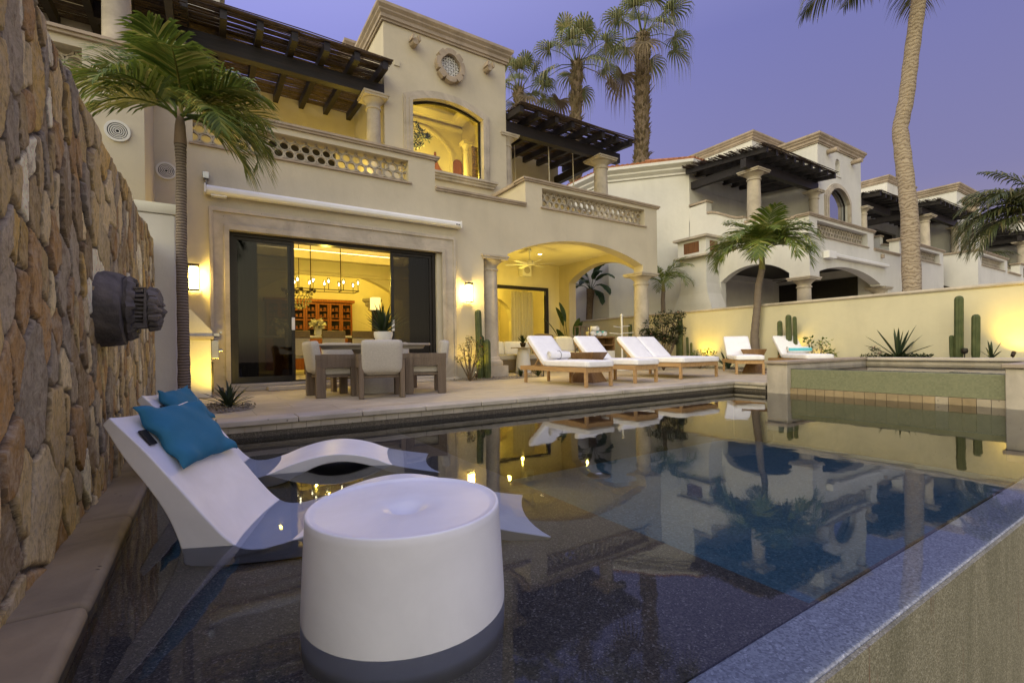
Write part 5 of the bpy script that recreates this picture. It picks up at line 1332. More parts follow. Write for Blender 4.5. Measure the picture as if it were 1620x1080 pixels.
# ================================================================ SUN LOUNGERS
def lounger(label, w=.66, double=False, group='teak sun loungers with white cushions', up=43):
    root = thing('sun_lounger', label, 'sun lounger', (0, 0, 0), 0, group)
    # local: foot end at y=0, head towards +y, x from 0 to w
    L = 2.12; bk = 1.30
    for (x, y) in ((0, 0), (w-.055, 0), (0, L-.2), (w-.055, L-.2)) + (((w-.055, 1.15),) if not double else ()):
        b = MB(); b.box((x, y, 0), (x+.055, y+.055, .262)); b.build('leg', 'teak', root, local=True, bevel=.004)
    b = MB(); b.box((0, 0, .2625), (.035, L, .352)); b.box((w-.035, 0, .2625), (w, L, .352)); b.box((.036, 0, .2625), (w-.036, .035, .352)); b.box((.036, L-.035, .2625), (w-.036, L, .352))
    for k in range(12): b.box((.036, .08+k*.1, .315), (w-.036, .15+k*.1, .335))
    b.build('frame', 'teak', root, local=True, bevel=.004)
    n = 2 if double else 1; cw = (w-.0)/n
    for k in range(n):
        x0 = k*cw
        a = R(up); ca, sa = math.cos(a), math.sin(a)
        b = MB()
        for xx in (x0+.05, x0+cw-.085): b.add([(xx, bk, .34), (xx+.035, bk, .34), (xx+.035, bk+.78*ca, .34+.78*sa), (xx, bk+.78*ca, .34+.78*sa), (xx, bk+.03, .31), (xx+.035, bk+.03, .31), (xx+.035, bk+.03+.78*ca, .31+.78*sa), (xx, bk+.03+.78*ca, .31+.78*sa)], [(0, 1, 2, 3), (7, 6, 5, 4), (0, 4, 5, 1), (2, 6, 7, 3), (1, 5, 6, 2), (0, 3, 7, 4)])
        b.bar((x0+.10, bk+.30*ca+.02, .33+.30*sa), (x0+.10, bk+.42, .34), .025); b.bar((x0+cw-.10, bk+.30*ca+.02, .33+.30*sa), (x0+cw-.10, bk+.42, .34), .025); b.bar((x0+.08, bk+.42, .345), (x0+cw-.08, bk+.42, .345), .025)
        for j in range(7): t_ = .08+j*.10; b.obox((x0+cw/2, bk+t_*ca, .33+t_*sa), (cw-.12, .07, .012), (a, 0, 0))
        b.build('backrest', 'teak', root, local=True)
        c = cushion((cw-.01, .84, .115), .035, .012, 9, seed=k); c.tf(Matrix.Translation((x0+cw/2, bk+.40*ca-.045*sa, .365+.40*sa+.05*ca)) @ Matrix.Rotation(a, 4, 'X')); c.build('back_cushion', 'cushion', root, smooth='all', local=True)
    c = cushion((w-.005, bk+.05, .125), .038, .014, 12); c.tf(Matrix.Translation((w/2, (bk)/2-.025, .352+.0635))); sc_ = c.build('seat_cushion', 'cushion', root, smooth='all', local=True)
    return root
la = lounger('teak sun lounger with a rolled towel, closest to the dining table'); la.location = (5.66, 6.42, 0)
lb = dup(la, (7.02, 6.52, 0), 0, 'teak sun lounger second in the row, right of the wooden side table')
lc = lounger('double-width teak sun lounger with two backrests', 1.40, True); lc.location = (8.66, 6.72, 0); lc.rotation_euler = (0, 0, R(2))
ld = dup(la, (11.05, 6.95, 0), R(-48), 'lone teak sun lounger in front of the arching palm')
le = dup(la, (12.55, 6.02, 0), R(-38), 'teak sun lounger half hidden by the spa, turquoise towel on it')
def side_table(label, loc, rz=0):
    root = thing('wooden_side_table', label, 'side table', loc, 0, 'tapered wooden side tables'); root.rotation_euler = (0, 0, rz)
    def fr(z0, z1, a, b_, nm):
        mb = MB(); mb.add([(-a, -a, z0), (a, -a, z0), (a, a, z0), (-a, a, z0), (-b_, -b_, z1), (b_, -b_, z1), (b_, b_, z1), (-b_, b_, z1)], [(0, 3, 2, 1), (4, 5, 6, 7), (0, 1, 5, 4), (1, 2, 6, 5), (2, 3, 7, 6), (3, 0, 4, 7)]); return mb.build(nm, 'walnut' if False else M['st_wood'], root, local=True, bevel=.006)
    fr(0, .31, .29, .16, 'base'); fr(.311, .62, .16, .31, 'top'); return root
M['st_wood'] = m_wood('brown_wood', (.16, .085, .035), (.27, .16, .07), 2, .5)
side_table('hourglass wooden side table between the first two loungers', (6.72, 7.55, 0), R(18))
side_table('hourglass wooden side table between the two rear loungers', (12.2, 7.15, 0), R(30))
def towel_roll(label, loc, rz, L, r, stripe=None):
    root = thing('rolled_towel', label, 'towel', loc, rz, None); b = MB(); pts = []
    N_ = 60
    for k in range(N_+1):
        t_ = k/N_; a = t_*2*PI*2.6; rr = r*(.25+.75*t_); pts.append((rr*math.cos(a), rr*math.sin(a)))
    vs = [(-L/2, p[0], p[1]) for p in pts]+[(L/2, p[0], p[1]) for p in pts]; n = len(pts)
    b.add(vs, [(i, i+1, n+i+1, n+i) for i in range(n-1)]); b.tube([(-L/2+.012, 0, 0), (L/2-.012, 0, 0)], r*.93, 20)
    b.build('roll', 'cushion', root, smooth='all', local=True, fix=False)
    if stripe:
        b = MB(); m_ = 14; vs = []
        for k in range(m_+1):
            a = R(-20+stripe[0]+k*stripe[1]/m_); 
            for xx in (-L/2+.001, L/2-.001): vs.append((xx, -math.cos(a)*(r+.004), math.sin(a)*(r+.004)))
        b.add(vs, [(2*k, 2*k+1, 2*k+3, 2*k+2) for k in range(m_)]); b.build('stripe', 'turq', root, smooth='all', local=True, fix=False)
    else:
        b = MB(); b.tube([(0, (r+.004)*math.cos(a), (r+.004)*math.sin(a)) for a in [2*PI*k/24 for k in range(25)]], .004, 5); b.build('tie', 'dark_screen', root, local=True)
    return root
towel_roll('white rolled towel tied with cord at the foot of the first backrest', (5.98, 7.60, .575), 0, .50, .085)
a_ = R(-38); tw = (.33, 1.02); towel_roll('white and turquoise rolled towel on the half hidden lounger', (12.55+tw[0]*math.cos(a_)-tw[1]*math.sin(a_), 6.02+tw[0]*math.sin(a_)+tw[1]*math.cos(a_), .59), a_, .60, .09, (0, 50))

# ================================================================ WALL LANTERNS AND GARDEN LIGHTS
def lantern(label, x, z, power):
    root = thing('wall_lantern', label, 'wall lantern', (x, 10.2, z), 0, 'square wall lanterns by the sliding doors')
    y = 10.2
    b = MB(); b.box((x-.085, y-.17, z+.185), (x+.085, y-.03, z+.235)); b.box((x-.05, y-.03, z-.12), (x+.05, y, z+.12)); b.build('top_cap', 'bronze', root, bevel=.004)
    b = MB(); b.box((x-.085, y-.17, z-.235), (x+.085, y-.03, z-.215))
    for dx in (-.08, .08):
        for dy in (-.165, -.035): b.box((x+dx-.006, y+dy-.006, z-.2149), (x+dx+.006, y+dy+.006, z+.1849))
    b.build('cage', 'bronze', root)
    b = MB(); b.box((x-.062, y-.148, z-.20), (x+.062, y-.052, z+.165)); b.build('glass', 'lamp_glass', root, bevel=.01)
lantern('lit wall lantern right of the sliding doors, above the cactus', 5.25, 2.08, 60)
lantern('lit wall lantern left of the sliding doors, behind the palm trunk', -.22, 2.06, 60)
def uplight(label, loc, aim, power, ang=75, r=.04, blend=.9):
    root = thing('garden_uplight', label, 'garden light', loc, 0, 'garden spotlights'); L = Vector(loc); A = Vector(aim); d = (A-L).normalized()
    b = MB(); b.tube([L, L+Vector((0, 0, .09))], .012, 8); b.tube([L+Vector((0, 0, .09))-d*.03, L+Vector((0, 0, .09))+d*.07], [.032, .036], 14); b.build('housing', 'bronze', root, smooth=True)
    b = MB(); b.tube([L+Vector((0, 0, .09))+d*.071, L+Vector((0, 0, .09))+d*.074], .030, 14); b.build('lens', 'down', root)
    lamp('spot_beam', tuple(L+Vector((0, 0, .09))+d*.09), power, (1, .66, .07), r, 'SPOT', root, rot=d.to_track_quat('-Z', 'Y').to_euler(), spot=R(ang), blend=blend)
uplight('wall uplight between the double and the single lounger', (13.80, 10.0, .05), (14.25, 9.9, 1.1), 60, 110)
uplight('wall uplight behind the wispy plant', (13.80, 6.75, .05), (14.3, 6.55, 1.1), 60, 110)
uplight('wall uplight on the raised bed at the right edge', (13.72, 2.62, .36), (14.25, 2.55, .95), 62, 110)
uplight('garden spotlight beside the spiky agave', (.16, 8.45, .02), (-.12, 9.5, 1.1), 45, 120)
uplight('small uplight hidden at the foot of the tall porch cactus', (5.15, 9.60, .02), (5.35, 10.2, 1.2), 30, 120)
pl_ = thing('path_light', 'small black spike light by the porch column', 'garden light', (7.15, 9.72, 0), 0, None)
b = MB(); b.tube([(7.15, 9.72, 0), (7.15, 9.72, .34)], .012, 8); b.lathe([(.03, .34), (.045, .37), (.05, .42), (.01, .46)], (7.15, 9.72, 0), 12); b.build('spike', 'black', pl_, smooth=True)
lamp('path_beam', (7.1, 9.6, .40), 5, radius=.03, parent=pl_)
cl = thing('cactus_uplight', 'dark round uplight between the two tall cactus stems', 'garden light', (13.6, 3.32, .34))
b = MB(); b.tube([(13.6, 3.32, .34), (13.6, 3.32, .48)], .01, 6); b.lathe([(.01, 0), (.05, .02), (.06, .07), (.05, .12), (.01, .13)], (13.6, 3.32, .47), 14); b.build('housing', 'black', cl, smooth=True)

# ================================================================ BARBECUE
bb = thing('barbecue_counter', 'white stucco barbecue counter with sloping hood and steel grill', 'barbecue', (-.1, 9.4, 0))
b = MB(); b.box((-.36, 9.0, 0), (.02, 9.9, .93)); b.build('counter', 'stucco_w', bb, bevel=.01)
b = MB(); b.box((-.38, 8.97, .931), (.06, 9.93, .985)); b.build('countertop', 'cantera_l', bb, bevel=.006)
b = MB(); b.add([(-.36, 9.0, .986), (.04, 9.0, .986), (.04, 9.9, .986), (-.36, 9.9, .986), (-.36, 9.0, 1.40), (-.24, 9.0, 1.40), (-.24, 9.9, 1.40), (-.36, 9.9, 1.40), (.04, 9.0, 1.06), (.04, 9.9, 1.06)],
              [(0, 3, 2, 1), (4, 5, 6, 7), (0, 1, 8, 5, 4), (2, 3, 7, 6, 9), (1, 2, 9, 8), (8, 9, 6, 5), (3, 0, 4, 7)]); b.build('hood', 'stucco_w', bb)
b = MB(); b.box((.021, 9.1, .62), (.13, 9.8, .92)); b.build('grill_front', 'steel', bb, bevel=.01)
b = MB(); b.tube([(.16, 9.15, 1.05), (.16, 9.75, 1.05)], .02, 10); b.box((.06, 9.1, .987), (.14, 9.8, 1.03)); b.build('grill_handle', 'steel', bb)
for k in range(3):
    b = MB(); b.tube([(.13, 9.2+.22*k, .75), (.18, 9.2+.22*k, .75)], .028, 12); b.build('knob', 'steel', bb, smooth=True)
b = MB(); b.box((.021, 9.15, .08), (.05, 9.75, .56)); b.build('cabinet_door', 'black', bb, bevel=.005)

# ================================================================ PORCH
def thing_fan():
    root = thing('ceiling_fan', 'white ceiling fan with six blades on the porch ceiling', 'ceiling fan', (8.78, 12.6, 3.95)); x, y = 8.78, 12.6
    b = MB(); b.tube([(x, y, 3.95), (x, y, 3.58)], .02, 10); b.lathe([(.06, .31), (.07, .36), (.03, .40), (.01, .40)], (x, y, 3.55), 16); b.build('rod', 'white_paint', root, smooth=True)
    b = MB(); b.lathe([(.03, 0), (.12, .01), (.14, .05), (.13, .13), (.05, .17)], (x, y, 3.42), 24); b.build('motor', 'white_paint', root, smooth=True)
    for k in range(6):
        a = 2*PI*k/6+.35; b = MB(); b.obox((x+math.cos(a)*.45, y+math.sin(a)*.45, 3.455), (.70, .11, .012), (R(12), 0, a)); b.build('blade', 'white_paint', root, bevel=.003)
thing_fan()
def downlight(label, x, y, z, power, group='recessed ceiling lights'):
    root = thing('downlight', label, 'ceiling light', (x, y, z), 0, group)
    b = MB(); b.lathe([(.075, -.012), (.085, -.010), (.09, 0)], (x, y, z), 24); b.build('trim', 'white_paint', root, smooth=True)
    b = MB(); b.lathe([(.06, -.016), (.062, -.0125)], (x, y, z), 24); b.build('lens', 'down', root)
    lamp('glow', (x, y, z-.03), power, radius=.05, kind='SPOT', parent=root, spot=R(140), blend=1.0)
downlight('recessed downlight in the porch ceiling, right of the fan', 9.55, 13.1, 3.95, 30)
for (x, y, pw) in ((7.4, 11.8, 28), (10.4, 11.8, 28), (9.0, 13.5, 32)): lamp('porch_fill', (x, y, 2.7), pw, radius=.03, parent=V1)  # added fill points without fixtures, to light the porch evenly
sp = thing('wall_speaker', 'white box speaker high on the porch wall below the fan', 'speaker', (9.95, 14.6, 3.6))
b = MB(); b.box((9.78, 14.5, 3.42), (10.18, 14.79, 3.82)); b.build('cabinet', 'white_paint', sp, bevel=.02)
b = MB(); b.lathe([(.13, 0), (.13, .01), (.10, .02), (.001, .005)], (0, 0, 0), 24); b.tf(Matrix.Translation((9.98, 14.5, 3.64)) @ Matrix.Rotation(R(90), 4, 'X')); b.build('cone', 'linen', sp, smooth=True)
# porch back door: dark frame, pleated curtain, lit room beyond with an arch
b = MB(); b.panel([(8.0, .1), (11.12, .1), (11.12, 3.06), (8.0, 3.06)], [[(8.1, .12), (8.1, 2.94), (10.98, 2.94), (10.98, .12)]], 14.72, 14.84); b.build('porch_door_frame', 'black', V1)
b = MB(); curtain(b, 9.75, 10.75, 15.25, .15, 2.95, 8, .045); b.build('curtain', 'curtain', V1, smooth='all', fix=False)
b = MB(); b.box((5.95, 19.4, 0), (12.0, 19.6, 4.0)); b.box((11.75, 15.06, 0), (11.95, 19.4, 4.0)); b.box((6.0, 15.06, 3.6), (11.75, 19.4, 3.8)); b.box((6.0, 15.06, -.05), (11.75, 19.4, .1)); b.box((5.75, 15.06, 0), (5.949, 19.4, 4.0))
b.build('sitting_room_wall', 'stucco_in', V1)
b = MB(); b.panel([(6.2, .11)]+[(11.7, .11), (11.7, 3.6), (6.2, 3.6)], [[(9.2, .12), (9.2, 1.95)]+arc(9.2, 11.1, 1.95, 2.9, 14)[1:-1]+[(11.1, 1.95), (11.1, .12)]], 17.3, 17.6); b.build('inner_arch', 'stucco_in', V1)
lamp('sitting_room_light', (9.5, 16.2, 3.3), 60, radius=.03); lamp('sitting_room_light', (10.0, 18.6, 3.2), 55, radius=.03)
for o in list(bpy.data.objects):
    if o.name.startswith('sitting_room_light'): o.parent = V1; o.location = Vector(o.location)-world_loc(V1)
# sofa, cushions, side table with plant
sf = thing('porch_sofa', 'low brown wicker sofa with cream cushions in the porch', 'sofa', (7.6, 12.6, 0))
b = MB(); b.box((6.95, 12.2, .05), (9.0, 13.1, .38)); b.box((6.95, 13.05, .38), (9.0, 13.2, .78)); b.build('frame', 'brown_fab', sf, bevel=.02)
for k in range(2): c = cushion((.98, .82, .16), .04, .015); c.tf(Matrix.Translation((7.47+k*1.0, 12.6, .46))); c.build('seat_cushion', 'linen', sf, smooth='all')
for k in range(2): c = cushion((.98, .18, .45), .06, .0); c.tf(Matrix.Translation((7.47+k*1.0, 12.98, .74)) @ Matrix.Rotation(R(-8), 4, 'X')); c.build('back_cushion', 'cushion', sf, smooth='all')
s2 = thing('porch_armchair', 'cream armchair with a brown woven throw pillow behind the first lounger', 'armchair', (9.6, 12.4, 0))
b = MB(); b.box((9.1, 12.0, .05), (10.8, 12.9, .40)); b.box((9.1, 12.85, .40), (10.8, 13.0, .85)); b.build('frame', 'linen', s2, bevel=.03)
c = cushion((1.6, .8, .18), .05, .02); c.tf(Matrix.Translation((9.95, 12.4, .50))); c.build('seat_cushion', 'cushion', s2, smooth='all')
c = cushion((.75, .2, .62), .07, .03); c.tf(Matrix.Translation((9.35, 12.62, .88)) @ Matrix.Rotation(R(-14), 4, 'X')); c.build('brown_pillow', 'brown_fab', s2, smooth='all')
c = cushion((.75, .2, .5), .07, .03); c.tf(Matrix.Translation((10.2, 12.66, .85)) @ Matrix.Rotation(R(-12), 4, 'X')); c.build('back_cushion', 'cushion', s2, smooth='all')
et = thing('round_end_table', 'round pale end table with tapered drum base beside the porch column', 'end table', (8.0, 11.9, 0))
b = MB(); b.lathe([(.24, 0), (.22, .3), (.16, .72), (.18, .73)], (8.0, 11.9, 0), 28); b.build('base', 'ceramic', et, smooth=True)
b = MB(); b.lathe([(.001, .731), (.36, .731), (.38, .75), (.36, .765), (.001, .765)], (8.0, 11.9, 0), 36); b.build('top', 'cantera_l', et, smooth=True)
def potted(label, loc, r, h, mat, n, L, w, seed, name='potted_plant', up=.85, leaf='leaf_shrub', spread=.95):
    root = thing(name, label, 'potted plant', loc); x, y, z = loc
    b = MB(); b.lathe([(r*.55, 0), (r*.8, h*.2), (r, h*.75), (r*.98, h), (r*.88, h), (r*.85, h*.85), (.001, h*.83)], loc, 28); b.build('pot', mat, root, smooth=True)
    rd = random.Random(seed); b = MB()
    for k in range(n):
        az = k*2.4+rd.uniform(-.3, .3); el = R(88-spread*70*(k/n)+rd.uniform(-8, 8)); l_ = L*rd.uniform(.7, 1.1); sd = Vector((-math.sin(az), math.cos(az), 0)); p = Vector((x, y, z+h*.83)); rows = []
        for i in range(6):
            t_ = i/5; a = el-(1-up)*3*t_*t_; ww = w*math.sin(PI*(.2+.75*t_)); rows.append((p-sd*ww/2, p+sd*ww/2) if i < 5 else (p,)); p = p+Vector((math.cos(az)*math.cos(a), math.sin(az)*math.cos(a), math.sin(a)))*l_/5
        b.strip(rows)
    b.build('leaves', leaf, root, fix=False); return root
potted('small fern in a brown pot on the round end table', (8.0, 11.9, .766), .09, .14, 'bronze', 22, .30, .05, 3)
potted('spiky green plant in a white bowl on the dining table', (2.60, 8.30, .837), .165, .21, 'ceramic', 80, .54, .040, 4, up=.9)
# buffet with towels, lantern, drinks trolley
bf = thing('towel_buffet', 'wooden buffet with shelves holding rolled towels near the side arch', 'cabinet', (10.6, 11.2, 0))
b = MB(); b.box((10.0, 11.05, .05), (11.0, 11.5, .12)); b.box((10.0, 11.05, 1.02), (11.0, 11.5, 1.07)); b.box((10.0, 11.06, .121), (10.05, 11.5, 1.019)); b.box((10.95, 11.06, .121), (11.0, 11.5, 1.019)); b.box((10.051, 11.45, .121), (10.949, 11.5, 1.019)); b.box((10.051, 11.07, .78), (10.949, 11.449, .82)); b.build('carcass', M['st_wood'], bf, bevel=.004)
b = MB(); b.box((10.42, 11.0, .30), (10.94, 11.06, .62)); b.build('cream_drawer', 'ceramic', bf, bevel=.01)
for k, (x, z) in enumerate(((10.15, 1.16), (10.38, 1.16), (10.27, 1.32), (10.6, 1.16))):
    towel_roll(['white towel roll at the left end of the buffet', 'green patterned towel roll on the buffet', 'white towel roll on top of the buffet pile', 'white towel roll at the right end of the buffet'][k], (x, 11.25, z), R(90), .36, .085, (60, 120) if k in (1, 3) else (0, 30))
lf = thing('lantern_frame', 'open wooden candle lantern frame behind the second lounger', 'lantern', (9.75, 11.2, .45))
b = MB()
for x in (9.55, 9.76, 9.97):
    for y in (11.1, 11.3): b.box((x-.015, y-.015, .45), (x+.015, y+.015, 1.36))
b.box((9.53, 11.08, 1.361), (9.99, 11.32, 1.39)); b.box((9.53, 11.08, .42), (9.99, 11.32, .449)); b.box((9.6, 11.1, 0), (9.9, 11.3, .419)); b.build('frame', 'chair_wood', lf, bevel=.003)
tr_ = thing('towel_rack', 'white metal towel rack with four arms beside the porch column', 'towel rack', (11.0, 10.75, 0))
b = MB(); b.tube([(11.0, 10.75, .03), (11.0, 10.75, 1.70)], .03, 12); b.lathe([(.035, 1.70), (.05, 1.72), (.035, 1.76), (.001, 1.78)], (11.0, 10.75, 0), 12); b.build('post', 'white_metal', tr_, smooth=True)
b = MB(); b.lathe([(.22, 0), (.22, .02), (.05, .04), (.001, .04)], (11.0, 10.75, 0), 20); b.build('foot', 'white_metal', tr_, smooth=True)
for z, a in ((1.38, 20), (1.34, 200), (1.16, -5), (1.14, 175)):
    b = MB(); a = R(a); b.tube([(11.0, 10.75, z), (11+.5*math.cos(a), 10.75+.5*math.sin(a)*.7, z+.03)], .014, 8); b.build('arm', 'white_metal', tr_)

# ================================================================ DINING ROOM
def frame_room():
    b = MB()
    b.panel([(-.44, .13), (5.94, .13), (5.94, 4.0), (-.44, 4.0)], [[(1.0, .14), (1.0, 2.35)] + arc(1.0, 5.35, 2.35, 3.15, 16)[1:-1] + [(5.35, 2.35), (5.35, .14)]], 15.0, 15.3)
    b.build('dining_arch', 'stucco_in', V1)
    # tray ceiling: soffit ring with stepped cove
    b = MB(); b.panel([(-.44, 10.57), (5.94, 10.57), (5.94, 14.99), (-.44, 14.99)], [[(.5, 11.3), (.5, 14.2), (5.1, 14.2), (5.1, 11.3)]], 3.42, 3.55, axis='z'); b.build('ceiling_soffit', 'stucco_in', V1)
    b = MB(); b.sweep([(0, 0), (.0, .09), (-.05, .09), (-.05, .05), (-.09, .0)], [(5.1, 11.3, 3.33), (.5, 11.3, 3.33), (.5, 14.2, 3.33), (5.1, 14.2, 3.33), (5.1, 11.3, 3.33)]); b.build('ceiling_moulding', 'stucco_in', V1)
    b = MB(); b.sweep([(0, 0), (.05, .02), (.05, .06), (.12, .12), (.12, .18), (0, .18)], [(-.43, 14.99, 2.98), (5.93, 14.99, 2.98)]); b.build('wall_moulding', 'stucco_in', V1)
    b = MB(); b.box((-.44, 10.57, 3.96), (5.94, 17.6, 3.995)); b.build('ceiling', 'stucco_in', V1)
frame_room()
for (x, y, sx_, sy_) in ((2.8, 14.32, 4.4, .1), (2.8, 11.18, 4.4, .1), (.38, 12.75, .1, 2.7), (5.22, 12.75, .1, 2.7)):
    b = MB(); b.box((x-sx_/2, y-sy_/2, 3.56), (x+sx_/2, y+sy_/2, 3.572)); b.build('cove_strip', m_emit('cove_glow', (1, .74, .26), 9) if 'cove' not in M else M['cove'], V1)
for (x, y, pw) in ((1.4, 12.7, 26), (4.2, 12.7, 26), (2.8, 16.0, 50), (4.8, 16.3, 25)):
    lamp('dining_room_light', (x, y, 3.1), pw, radius=.03, parent=V1)
cb = thing('display_cabinet', 'glazed red-brown wooden display cabinet at the back of the dining room', 'cabinet', (3.1, 17.3, .1))
b = MB(); b.box((1.55, 17.25, .13), (4.32, 17.6, 1.2)); b.build('base', 'cab_wood', cb, bevel=.008); b = MB(); b.box((1.5, 17.2, 2.42), (4.38, 17.6, 2.52)); b.build('cornice', 'cab_wood', cb, bevel=.01)
b = MB(); b.box((1.55, 17.5, 1.2), (4.32, 17.58, 2.42)); b.build('back', 'dark_wood', cb)
for k in range(7):
    x = 1.58+k*.39; b = MB(); b.panel([(x, 1.22), (x+.38, 1.22), (x+.38, 2.40), (x, 2.40)], [[(x+.06, 1.28), (x+.06, 1.78), (x+.32, 1.78), (x+.32, 1.28)], [(x+.06, 1.83), (x+.06, 2.34), (x+.32, 2.34), (x+.32, 1.83)]], 17.26, 17.30); d = b.build('glass_door', 'cab_wood', cb, bevel=.003)
    b = MB(); 
    for z in (1.5, 1.9, 2.12): b.box((x+.04, 17.33, z), (x+.34, 17.49, z+.015)); b.box((x+.10, 17.36, z+.016), (x+.16, 17.44, z+.10)); b.box((x+.22, 17.36, z+.016), (x+.30, 17.44, z+.13))
    b.build('shelf', 'cab_wood', d)
ck = thing('corbel', 'stone corbel on the wall beside the display cabinet', 'corbel', (4.7, 14.9, 2.2))
b = MB(); b.lathe([(.05, 0), (.14, .06), (.12, .12), (.22, .2), (.22, .28), (.30, .33), (.30, .40)], (4.35, 14.98, 1.95), 20); b.build('block', 'cantera_l', ck, smooth=True)
tl = thing('table_lamp', 'lit lamp with pale square shade on a dark stand in the dining room', 'lamp', (3.95, 13.2, 1.2))
b = MB(); b.box((3.80, 13.1, 1.86), (4.04, 13.3, 2.20)); b.build('shade', m_emit('lamp_shade', (1, .76, .30), .75), tl, bevel=.01)
b = MB(); b.box((3.83, 13.12, .13), (4.01, 13.28, 1.85)); b.build('stand', 'dark_wood', tl, bevel=.01)
for k, (x, lab) in enumerate(((1.85, 'indoor dining chair at the left, its taupe back to the doors'), (2.71, 'middle indoor dining chair seen through the open doors'), (3.46, 'indoor dining chair nearest the potted plant'))):
    root = thing('indoor_chair', lab, 'chair', (x, 12.8, .13), 0, 'indoor dining chairs in a row')
    b = MB(); b.box((x-.29, 12.76, 1.06), (x+.29, 12.84, 1.25)); b.build('head_rail', 'brown_fab', root, bevel=.02)
    b = MB(); b.box((x-.28, 12.77, .62), (x+.28, 12.83, 1.058)); b.build('back', 'linen', root, bevel=.01)
    b = MB(); b.box((x-.27, 12.84, .55), (x+.27, 13.3, .66)); b.build('seat', 'linen', root, bevel=.02)
    for dx in (-.24, .24):
        for dy in (.02, .45): b = MB(); b.box((x+dx-.025, 12.78+dy-.02, .13), (x+dx+.025, 12.78+dy+.03, .55)); b.build('leg', 'walnut', root)
it = thing('indoor_table', 'long dining table with white top behind the indoor chairs', 'table', (2.6, 13.6, .13))
b = MB(); b.box((.8, 13.1, 1.08), (4.3, 14.1, 1.13)); b.build('tabletop', 'ceramic', it, bevel=.008)
b = MB(); b.box((1.4, 13.4, .13), (1.8, 13.8, 1.079)); b.build('leg', 'walnut', it); b = MB(); b.box((3.3, 13.4, .13), (3.7, 13.8, 1.079)); b.build('leg', 'walnut', it)
for x, y, lab, s in ((2.42, 13.3, 'vase of white flowers on the indoor table', 1.0), (1.55, 13.5, 'vase of white orchids near the left door panel', .9)):
    root = thing('flower_vase', lab, 'flowers', (x, y, 1.13)); b = MB(); b.lathe([(.06, 0), (.10, .05), (.09, .15), (.07, .2)], (x, y, 1.131), 16); b.build('vase', 'ceramic', root, smooth=True)
    b = MB(); rd = random.Random(int(x*9)); leaf_clump(b, (x, y, 1.44), .19*s, 260, .10, rd, .75, .9); b.build('blossoms', 'petal_white', root, fix=False)
# linear chandelier
cd = thing('linear_chandelier', 'long metal chandelier with candle lights hanging on two rods', 'chandelier', (2.5, 12.6, 2.3))
b = MB()
for y in (12.35, 12.85): b.bar((1.78, y, 2.25), (3.25, y, 2.25), .02)
b.bar((1.78, 12.35, 2.25), (1.78, 12.85, 2.25), .02); b.bar((3.25, 12.35, 2.25), (3.25, 12.85, 2.25), .02); b.build('frame', 'bronze', cd)
for x in (2.14, 2.86): b = MB(); b.tube([(x, 12.6, 2.25), (x, 12.6, 3.95)], .012, 6); b.bar((x, 12.35, 2.262), (x, 12.85, 2.262), .015); b.build('rod', 'bronze', cd)
for x in (1.80, 2.15, 2.51, 2.87, 3.23):
    for y in (12.35, 12.85):
        b = MB(); b.tube([(x, y, 2.26), (x, y, 2.41)], .008, 6); b.lathe([(.02, 0), (.035, .01)], (x, y, 2.41), 10); cdl = b.build('candle_holder', 'bronze', cd)
        b = MB(); b.tube([(x, y, 2.425), (x, y, 2.47), (x, y, 2.50)], [.014, .018, .004], 8); b.build('bulb', 'bulb', cdl, smooth='all')
        b = MB(); b.lathe([(.033, 0), (.033, .13)], (x, y, 2.425), 14); b.f = b.f[:-2]; b.build('glass_sleeve', 'glass', cdl, smooth='all', fix=False)
lamp('chandelier_light', (2.5, 12.6, 2.55), 40, radius=.03, parent=cd)
cr = thing('crystal_chandelier', 'round crystal bead chandelier behind the candle chandelier', 'chandelier', (2.1, 14.4, 2.2))
b = MB(); rd = random.Random(3)
for r, z, n_ in ((.34, 2.33, 22), (.33, 2.23, 24), (.30, 2.13, 22), (.24, 2.04, 18), (.15, 1.97, 12), (.05, 1.93, 5)):
    for k in range(n_):
        a = 2*PI*k/n_; b.lathe([(.005, -.03), (.028, 0), (.005, .03)], (2.12+r*math.cos(a), 14.3+r*math.sin(a), z+rd.uniform(-.01, .01)), 6)
b.build('crystal_beads', m_noise('crystal', (.30, .28, .2), (.75, .72, .6), 20, .08, 0, metal=.7), cr)
b = MB(); b.tube([(2.12, 14.3, 2.3), (2.12, 14.3, 3.95)], .01, 6)
for k in range(8): a = 2*PI*k/8; b.tube([(2.12, 14.3, 2.45), (2.12+.36*math.cos(a), 14.3+.36*math.sin(a), 2.38)], .012, 5); b.lathe([(.02, 0), (.05, .04), (.045, .09)], (2.12+.40*math.cos(a), 14.3+.40*math.sin(a), 2.38), 8)
b.build('arms', 'black', cr)
downlight('recessed light near the dining room ceiling corner', 4.6, 12.2, 3.42, 25)

# ================================================================ TOWER ROOM
b = MB(); b.box((4.23, 14.6, 4.6), (7.39, 14.9, 9.2)); b.box((4.23, 12.51, 4.5), (7.39, 14.6, 4.6)); b.build('tower_inner_wall', 'stucco_in', V1)
def arch_ring(x0, x1, zs, zc, y, r, w=.08): 
    mb = MB(); A = arc(x0, x1, zs, zc, 20); I = arc(x0+w, x1-w, zs, zc-w, 20); mb.panel([(x0, 4.7)]+A+[(x1, 4.7), (x1-w, 4.7)]+I[::-1]+[(x0+w, 4.7)], [], y-r, y); return mb
arch_ring(4.5, 7.0, 7.35, 8.05, 14.599, .10).build('inner_arch', 'stucco_in', V1)
b = MB(); b.panel([(4.231, 12.51), (7.389, 12.51), (7.389, 14.59), (4.231, 14.59)], [[(4.7, 12.9), (4.7, 14.2), (6.9, 14.2), (6.9, 12.9)]], 8.35, 8.45, axis='z'); b.build('tower_ceiling', 'stucco_in', V1)
